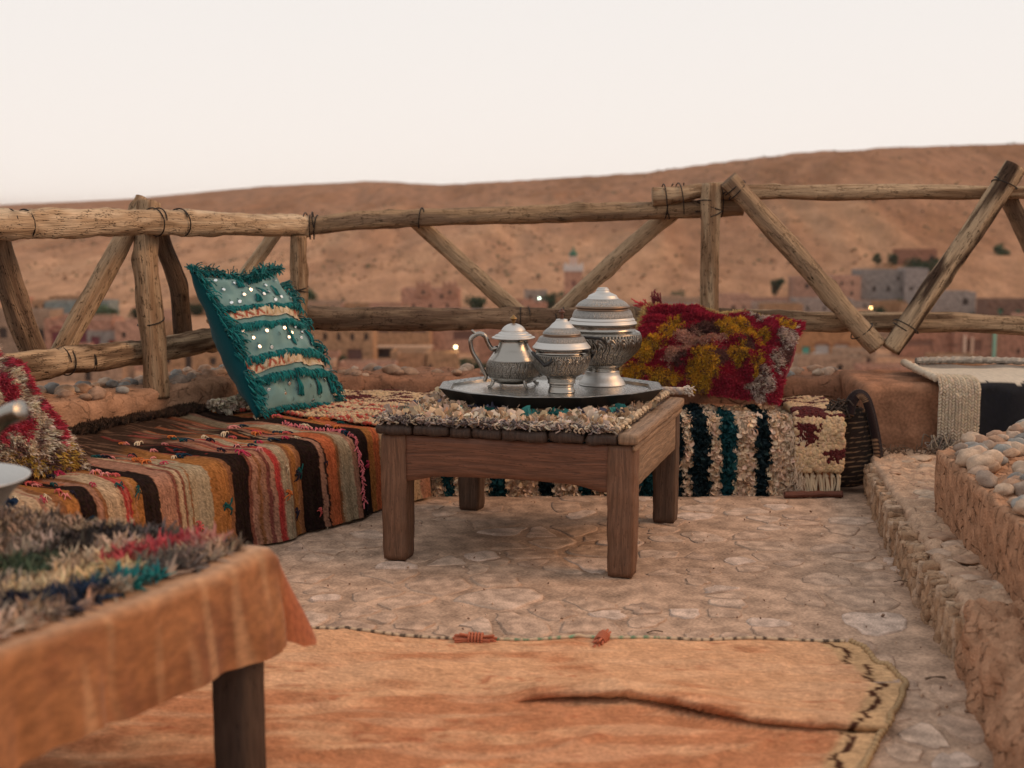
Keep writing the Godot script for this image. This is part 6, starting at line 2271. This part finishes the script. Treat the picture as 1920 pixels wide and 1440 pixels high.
func town() -> void:
	var rose := Color(.50, .26, .175)
	var ochre := Color(.47, .27, .15)
	var tan_ := Color(.46, .30, .20)
	var grey_ := Color(.34, .29, .25)
	var teal_grey := Color(.26, .29, .265)
	var pink := Color(.56, .315, .215)
	var brick := Color(.36, .17, .11)
	var dark := Color(.10, .05, .045)
	var wine := Color(.16, .04, .05)
	var red := Color(.30, .075, .05)
	# left of the terrace
	house("pale teal-grey flat-roofed house with one small window behind the rose house", -123.3, -377.3, 18.2, 6.6, 10, teal_grey, [[3.5, 3.6, 1.4, 1.6]])
	var h := house("rose-coloured house with dark wine arches and a red door at the far left", -94.8, -290.5, 14.8, 8.4, 9, rose, [[-4.4, 1.5, 3.0, 4.2, wine], [1.0, 3.2, 2.3, 2.8, wine], [5.2, 2.0, 2.3, 2.6, red]])
	for q in [[-4.4, 5.6, 3.5], [1.0, 5.9, 2.6]]:
		var a := Buf.new()
		tube(a, [Vector3(q[0] - q[2] / 2, q[1], .05), Vector3(q[0] - q[2] * .35, q[1] + .8, .05), Vector3(q[0], q[1] + 1.1, .05), Vector3(q[0] + q[2] * .35, q[1] + .8, .05), Vector3(q[0] + q[2] / 2, q[1], .05)], .22, 6, 14)
		part(h, "arch_moulding", a.mesh(mat("wine_trim", Color(.22, .07, .06), .9), true))
	house("low grey-rendered annexe with a red shutter right of the wine arches", -88.0, -287.5, 8.0, 6.0, 6, grey_, [[1.6, 1.6, 2.2, 2.4, red], [-2.2, 2.6, 2.0, 2.2, wine]])
	house("grey-brown house with two dark windows at the extreme left edge", -109.4, -293.5, 15.0, 10.2, 9, tan_ * Color(.85, .88, .9), [[1.2, 4.2, 1.8, 2.4], [5.6, 3.6, 1.8, 2.6], [-3, 4.2, 1.8, 2.4]])
	house("narrow salmon-pink house left of the thick fence post", -82.4, -286.2, 6.2, 8.3, 7, pink, [[-1.2, 4.6, .9, 1.4]])
	house("orange house with one tall dark doorway right of the fence post", -60.4, -249.0, 12.4, 7.3, 8, ochre, [[-.4, 2.4, 1.2, 3.2], [-4.2, 3.6, .9, 1.0], [4.2, 3.4, 1.2, 1.4]])
	house("long low tan shed below the rose house", -82.0, -246.6, 18.9, 3.6, 8, tan_, [[3, .1, 1.2, 2.1]])
	house("long low flat roof behind the left fence brace", -139.6, -379.1, 13.7, 3.2, 8, tan_, [])
	house("small pale roof terrace seen beside the dark curved brace", -101.5, -382.9, 10.5, 3.2, 8, pink, [])
	# middle
	house("big ochre building with a row of five dark windows right of the teal cushion", -35.0, -268.2, 13.8, 8.6, 9, ochre, row(5, 13.8, 5.9, .8, 1.5) + [[-3.5, .6, 4.6, 2.6, dark], [3.2, .2, 3.0, 4.0, Color(.12, .06, .05)]])
	h = house("veranda house with broad tan parapet and deep dark opening", -24.5, -290.5, 13.0, 7.9, 9, ochre * Color(1.0, 1.02, 1.05), [[-4.1, 5.6, 3.4, 1.9, dark], [0, 5.6, 3.4, 1.9, dark], [4.1, 5.6, 3.4, 1.9, dark], [-1.5, .1, 9.0, 2.2, Color(.05, .03, .028)]])
	var aw := Buf.new()
	aw.box(Vector3(0, 2.6, 1.2), Vector3(14.5, .35, 2.6))
	part(h, "awning", aw.mesh(mat("pale_slab", Color(.55, .38, .27), .9)))
	house("pink-walled house with a dark shaded recess behind the teapot handle", -12.6, -299.6, 11.9, 7.3, 8, pink, [[1.6, 3.2, 4.5, 2.0, Color(.14, .07, .055)]])
	house("square orange-brown hut left of the narrow alley", -19.6, -257.4, 5.4, 4.3, 5, ochre * Color(.95, .9, .9), [])
	house("square orange-brown hut with a pale corner right of the narrow alley", -13.5, -257.4, 6.0, 4.5, 5, ochre, [[-2.4, .1, .8, 2.2]])
	house("long pinkish garden wall house below the ochre building", -27.6, -253.6, 10.8, 3.0, 5, pink, [[2.0, 1.0, .8, .9]])
	house("pale jumble of low roofs beside the teal cushion's fringe", -36.8, -249.0, 6.5, 3.6, 5, tan_ * Color(1.1, 1.1, 1.1), [])
	house("long pale house strip on the valley edge behind the corner post", -60.4, -424.9, 13.9, 3.6, 9, tan_, row(2, 13, 1.4, .9, 1.0))
	house("long low rosy house strip left of the kasbah", -43.5, -411.4, 18.5, 3.8, 9, rose, row(4, 18, 1.4, .8, 1.0))
	house("brown low house behind the teapot and bowl", -.8, -268.2, 12.0, 6.4, 8, rose * Color(.8, .8, .8), [[-2.6, 2.6, 1.2, 1.4], [2.6, 2.6, 1.2, 1.4]])
	# kasbah with two towers
	h = house("pink mud kasbah with two crenellated towers on the valley edge", -25.9, -422.6, 18.6, 7.6, 12, pink * Color(1.0, .93, .9), row(3, 16, 1.6, .9, 1.3) + row(2, 14, 4.6, .9, 1.3), {"name": "kasbah", "cat": "kasbah"})
	for q in [[-2.2, 4.2], [6.2, 4.4]]:
		var k := Buf.new()
		k.box(Vector3(q[0], 7.2, -1.5), Vector3(q[1], 4.0, 4.2))
		for e in 3:
			k.box(Vector3(q[0] + (e - 1) * (q[1] * .42), 9.6, .2), Vector3(q[1] * .2, .9, .7))
		var tw := part(h, "tower", k.mesh(mat("kasbah_tower", pink * Color(1.0, .92, .88), .97, {"map": tex.mud, "tri": .12})))
		var wv := Buf.new()
		wv.box(Vector3(q[0], 6.6, .63), Vector3(.9, 1.2, .1))
		part(tw, "window", wv.mesh(mat("pane_4_3_2", Color(.045, .03, .026), .5)))
	# minaret
	h = house("square pink minaret with a white balcony and green finial", 18.0, -390.6, 5.1, 14.6, 5.1, pink * Color(1.0, .97, .95), [[0, 10.2, 1.3, 1.9, Color(.22, .10, .08)], [0, 5.5, 1.0, 1.6, Color(.22, .10, .08)]], {"name": "minaret", "cat": "minaret"})
	var mb := Buf.new()
	mb.box(Vector3(0, 15.4, -2.55), Vector3(5.6, 1.5, 5.6))
	for e in 4:
		mb.box(Vector3((e - 1.5) * 1.55, 16.6, .1), Vector3(.8, .9, .3))
	part(h, "balcony", mb.mesh(mat("pale_band", Color(.52, .47, .44), .9)))
	mb = Buf.new()
	mb.box(Vector3(0, 17.4, -2.55), Vector3(2.2, 3.2, 2.2))
	part(h, "lantern", mb.mesh(mat("pale_pink", Color(.55, .38, .31), .9)))
	mb = Buf.new()
	lathe(mb, [[1.3, 19.0], [1.25, 19.7], [.8, 20.4], [.25, 20.8], [.3, 21.3], [.12, 21.8], [0.0, 22.3]], 14)
	for j in mb.v.size():
		mb.v[j].z -= 2.55
	part(h, "finial", mb.mesh(mat("green_tile", Color(.03, .10, .06), .4)))
	# right
	h = house("orange building with two arched garage doors and five upper windows", 68.8, -282.0, 15.0, 9.6, 9, Color(.50, .25, .12), row(5, 14, 6.4, .9, 1.6, Color(.06, .09, .075)) + [[-2.9, .2, 3.0, 3.2, Color(.42, .37, .34)], [1.2, .2, 3.0, 3.2, Color(.42, .37, .34)], [5.4, .2, 1.9, 2.6, Color(.02, .02, .022)], [-6.3, .2, 1.6, 2.8, Color(.10, .32, .25)]])
	for q in [-2.9, 1.2]:
		var a := Buf.new()
		tube(a, [Vector3(q - 1.7, 3.2, .03), Vector3(q - 1.1, 3.8, .03), Vector3(q, 4.05, .03), Vector3(q + 1.1, 3.8, .03), Vector3(q + 1.7, 3.2, .03)], .2, 6, 14)
		part(h, "arch_moulding", a.mesh(mat("arch_brown", Color(.24, .11, .06), .9), true))
	house("large grey concrete-block building with three lower windows on the hillside", 125.2, -444.0, 18.8, 10.0, 12, grey_ * Color(.9, .92, .95), row(3, 14, 3.0, 1.2, 1.7) + [[3.2, 6.8, 1.1, 1.3]])
	house("pale grey top-floor extension with double window right of the big grey building", 133.6, -441.0, 7.6, 10.8, 9, Color(.36, .31, .28), [[-1.6, 2.8, 1.4, 2.0], [1.4, 2.8, 1.4, 2.0]])
	house("slim pink house behind the long right-hand fence pole", 110.4, -440.0, 9.2, 8.6, 9, pink, row(2, 7, 5.6, .9, 1.3) + row(2, 7, 2.2, .9, 1.3))
	house("grey-pink house with one dark upper window left of the pink house", 98.4, -436.0, 12.7, 9.6, 9, rose * Color(.85, .95, 1.0), [[-2, 6.0, 1.4, 1.6], [3, 3.0, 1.2, 1.4]])
	house("long grey lower house with three small windows below the pink house", 91.7, -390.6, 16.9, 6.4, 9, grey_ * Color(1.1, 1.02, 1.0), row(3, 15, 3.2, .9, 1.1))
	house("plain grey block house with a single dark square window", 128.6, -394.6, 17.4, 8.2, 10, Color(.36, .30, .26), [[5.6, 4.4, 1.7, 1.9]])
	house("dark brown unfinished house with green stains at the right edge", 138.1, -368.3, 13.3, 7.9, 9, Color(.22, .13, .095), [[-3, 4, 1.4, 1.6, Color(.05, .12, .07)], [2, 3.6, 1.4, 1.6, Color(.05, .12, .07)]])
	house("terracotta wall house with pale roof slabs under the right rail", 91.0, -288.3, 12.8, 6.4, 8, brick * Color(1.25, 1.3, 1.3), [[-2.4, 3.0, 5.6, 1.4, Color(.20, .10, .07)]])
	h = house("brick-red courtyard house with pale pillars and a mint-green post", 103.6, -286.2, 16.6, 6.8, 8, brick * Color(1.15, 1.25, 1.3), [[5.6, 1.6, .8, 1.0], [7.3, 1.6, .7, 1.0], [-4, 2.2, 3.4, 2.4, Color(.17, .085, .06)]])
	for q in [[-6.2, 5.6, Color(.56, .40, .31)], [-4.6, 5.2, Color(.50, .34, .25)], [.2, 7.2, Color(.22, .44, .34)]]:
		var p := Buf.new()
		p.box(Vector3(q[0], q[1] / 2, .5), Vector3(.55, q[1], .55))
		part(h, "post", p.mesh(mat("post_%d" % int(q[2].g * 100), q[2], .9)))
	house("low tan house with pale rubble on its roof at the foot of the parapet", 61.3, -255.6, 12.3, 3.6, 6, tan_, [[2, .1, 1.0, 2.0]])
	house("low reddish outhouse left of the blanket", 71.5, -245.8, 12.9, 3.2, 6, rose, [])
	house("tan building with green doorway behind the crossed poles", 90.2, -311.7, 11.0, 7.4, 8, tan_, [[2, 1.2, 1.6, 1.8, Color(.12, .26, .21)], [-2, 4.6, .9, 1.2]])
	house("long brown row house behind the right-hand rail", 77.6, -407.1, 18.3, 5.4, 9, rose * Color(.8, .85, .9), row(4, 17, 2.4, .8, 1.0))
	house("low brown house with two dark windows behind the red cushion's post", 53.2, -407.1, 15.0, 5.2, 9, tan_ * Color(.85, .85, .85), row(2, 8, 2.2, 1.1, 1.4))
	house("small rosy house right of the middle fence post", 72.0, -434.5, 11.3, 4.6, 8, pink, [[0, 2, .9, 1.1]])
	house("low tan roof left of the red cushion's tassel", 41.5, -398.7, 12.8, 4.2, 8, tan_, [[0, 1.6, .9, 1.0]])
	house("wide orange house low behind the right end of the rail", 146.5, -392.0, 14.0, 4.2, 8, ochre, [])
	house("ruined red-brown mud wall high on the hillside", 149.9, -497.0, 16, 6.4, 2.5, brick, [[6, 2, 1.6, 2.0]], {"name": "mud_ruin", "cat": "ruin"})
	# parked car
	var car := thing("parked_car", "pale car parked before the arched garage doors", "car", Vector3(64.2, ground_height(64.2, -279.0), -279.0), .1)
	var cb := Buf.new()
	rough_box(cb, Vector3(4.2, .75, 1.7), .2, .22, .0, 1.0, Vector3.ZERO)
	part(car, "body", cb.mesh(mat("car_paint", Color(.50, .54, .55), .35, {"spec": .5}), true), Transform3D(Basis(), Vector3(0, .72, 0)))
	cb = Buf.new()
	rough_box(cb, Vector3(2.3, .62, 1.45), .15, .2, .0, 1.0, Vector3.ZERO, func(p: Vector3) -> Vector3: return Vector3(p.x * (1.0 - .28 * (p.y + .31)), p.y, p.z * (1 - .15 * (p.y + .31))))
	part(car, "cabin", cb.mesh(mat("car_glass", Color(.12, .15, .16), .15, {"spec": .6}), true), Transform3D(Basis(), Vector3(-.2, 1.35, 0)))
	cb = Buf.new()
	cb.box(Vector3(-.2, 1.675, 0), Vector3(1.7, .05, 1.2))
	part(car, "roof", cb.mesh(mats.car_paint))
	for sx in [-1.3, 1.3]:
		for sz in [-.75, .75]:
			var wb := Buf.new()
			tube(wb, [Vector3(sx, .34, sz - .1), Vector3(sx, .34, sz), Vector3(sx, .34, sz + .1)], .34, 18, 2)
			part(car, "wheel", wb.mesh(mat("rubber", Color(.02, .02, .02), .8)))
	# trees and bushes
	var g1 := Color(.045, .068, .038)
	var g2 := Color(.075, .105, .06)
	tree("tree", "tall slender dark tree left of the grey-pink hillside house", 88.0, -446.0, 8.4, 5.4, g1, 1, -.05)
	tree("bush", "round dark bush left of the fence brace's lower end", -11.0, -425.0, 5.0, 8.5, g1, 2, -.1)
	tree("bush", "smaller dark bush behind the teapot's finial", 3.6, -425.0, 3.8, 5.5, g1, 3, -.1)
	tree("bush", "wide dark bush left of the minaret", 14.2, -430.0, 5.6, 9.5, g1, 4, -.1)
	tree("bush", "pale green tree at the corner of the teal-grey house", -113.0, -371.0, 5.4, 9.0, g2 * 1.2, 5, -.1)
	tree("bush", "low dark green hedge bush below the ochre building's windows", -35.2, -262.0, 3.2, 5.6, Color(.02, .05, .028), 6, -.1)
	tree("bush", "small bright green bush right of the low hedge", -29.0, -259.0, 2.6, 3.2, Color(.03, .085, .045), 7, -.1)
	tree("bush", "dark green shrub left of the teapot's handle", -8.0, -252.0, 4.2, 4.6, Color(.03, .065, .03), 8, -.1)
	tree("bush", "dark bush behind the tassel of the red cushion", 55.5, -440.0, 4.2, 7.2, g1, 9, -.1)
	tree("bush", "low olive bush right of the middle fence post", 66.0, -430.0, 3.4, 6.2, g2, 10, -.1)
	tree("bush", "dark green tree at the far right edge", 158.0, -405.0, 6.4, 9.5, g1, 11, -.1)
	tree("bush", "greenish bush at the left edge behind the grey-brown house", -128.0, -350.0, 4.4, 6.0, g2, 12, -.1)
	tree("bush", "faint green bush behind the corner post", -68.0, -445.0, 5.0, 8.5, g2, 13, -.1)
	tree("tree", "left one of two small trees below the ruined wall", 134.5, -492.0, 5.4, 4.6, g1, 14)
	tree("tree", "right one of two small trees below the ruined wall", 139.7, -492.0, 5.8, 5.0, g1, 15)
	tree("bush", "long low green hedge right of the two hillside trees", 149.6, -488.0, 3.4, 12.5, g1, 16, -.1)
	tree("bush", "small green bush high on the hill at the right", 195.5, -534.0, 4.2, 8.5, g2, 17, -.1)
	# lit lamps
	street_lamp("street lamp with a white light beside the thick left fence post", -100.6, -376.0, 5.5, Color(1.0, .96, .88))
	street_lamp("street lamp with a warm light right of the corner post", -42.2, -277.0, 6.2, Color(1.0, .74, .40))
	street_lamp("street lamp with a white light right of the dark bush", 8.5, -418.0, 5.0, Color(.92, 1.0, .92))
	street_lamp("street lamp with a yellow-white light beside the teapot's handle", -11.1, -262.0, 5.2, Color(1.0, .90, .68))
	street_lamp("street lamp with a warm light above the right-hand rail", 92.5, -344.0, 7.0, Color(1.0, .80, .50))
	street_lamp("faint street lamp beside the slender tree", 93.7, -446.0, 6.0, Color(1.0, .82, .6))
	# the rest of the town: many small houses, and trees between them
	rng.seed = 2024
	var tones := [rose, ochre, tan_, pink, brick * Color(1.4, 1.5, 1.5), tan_ * Color(1.1, 1.05, 1.0), grey_ * Color(1.15, 1.05, 1.0), ochre * Color(.85, .85, .85)]
	var n := 0
	var tries := 0
	while n < 74 and tries < 6000:
		tries += 1
		var z := -rr(246, 436)
		var x := rr(-.43, .43) * -z
		var w := rr(6, 13)
		var d := rr(5, 8)
		var free := true
		for e in built:
			if absf(x - e[0]) < (w + e[2]) / 2 + .6 and z - d < e[1] + 1.5 and z > e[1] - e[3] - 1.5:
				free = false
				break
			# nothing tall right before a house described above
			if e[1] < z and e[1] > z - 60 and absf(x / z - e[0] / e[1]) < (w / -z + e[2] / -e[1]) * .4 and n < 0:
				free = false
				break
		if not free:
			continue
		var hh := rr(3.0, 4.4) if z > -320 else rr(3.2, 6.2)
		var holes := []
		var k := rng.randi() % 4
		for j in k:
			holes.append([(j + .5) / k * (w - 1.0) - (w - 1.0) / 2, rr(1.2, hh - 1.9), rr(.7, 1.2), rr(.9, 1.4), [Color(.05, .035, .03), Color(.10, .05, .04), Color(.05, .09, .08)][rng.randi() % 3]])
		var ti := rng.randi() % 8
		var tx := x / -z
		var zone := zone_of(tx)
		house("%s house, %s, %s row of town, %s" % [["rose", "ochre", "tan", "pink", "brick-red", "pale tan", "grey", "brown"][ti], ["blank walls", "one window", "two windows", "three windows"][k], "front" if z > -300 else "middle" if z > -370 else "back", zone], x, z, w, hh, d, tones[ti], holes, {"turn": rr(-.12, .12), "group": "mud houses crowding the valley town"})
		n += 1
	var bush := tree("bush", "small dark bushy tree between the town houses in the valley", -50.0, -300.0, 4.2, 4.6, Color(.028, .05, .027), 40, -.05)
	bush.set_meta("group", "small trees between the town houses")
	for j in 24:
		var c := bush.duplicate() as Node3D
		c.name = named("bush")
		var z := -rr(250, 440)
		var x := rr(-.42, .42) * -z
		c.position = Vector3(x, ground_height(x, z) - .1, z)
		c.rotation.y = rr(0, TAU)
		c.scale = Vector3.ONE * rr(.55, 1.15)
		var tx := x / -z
		c.set_meta("label", "small dark bushy tree in the %s row of town, %s" % ["front" if z > -300 else "middle" if z > -370 else "back", zone_of(tx)])
		add_child(c)
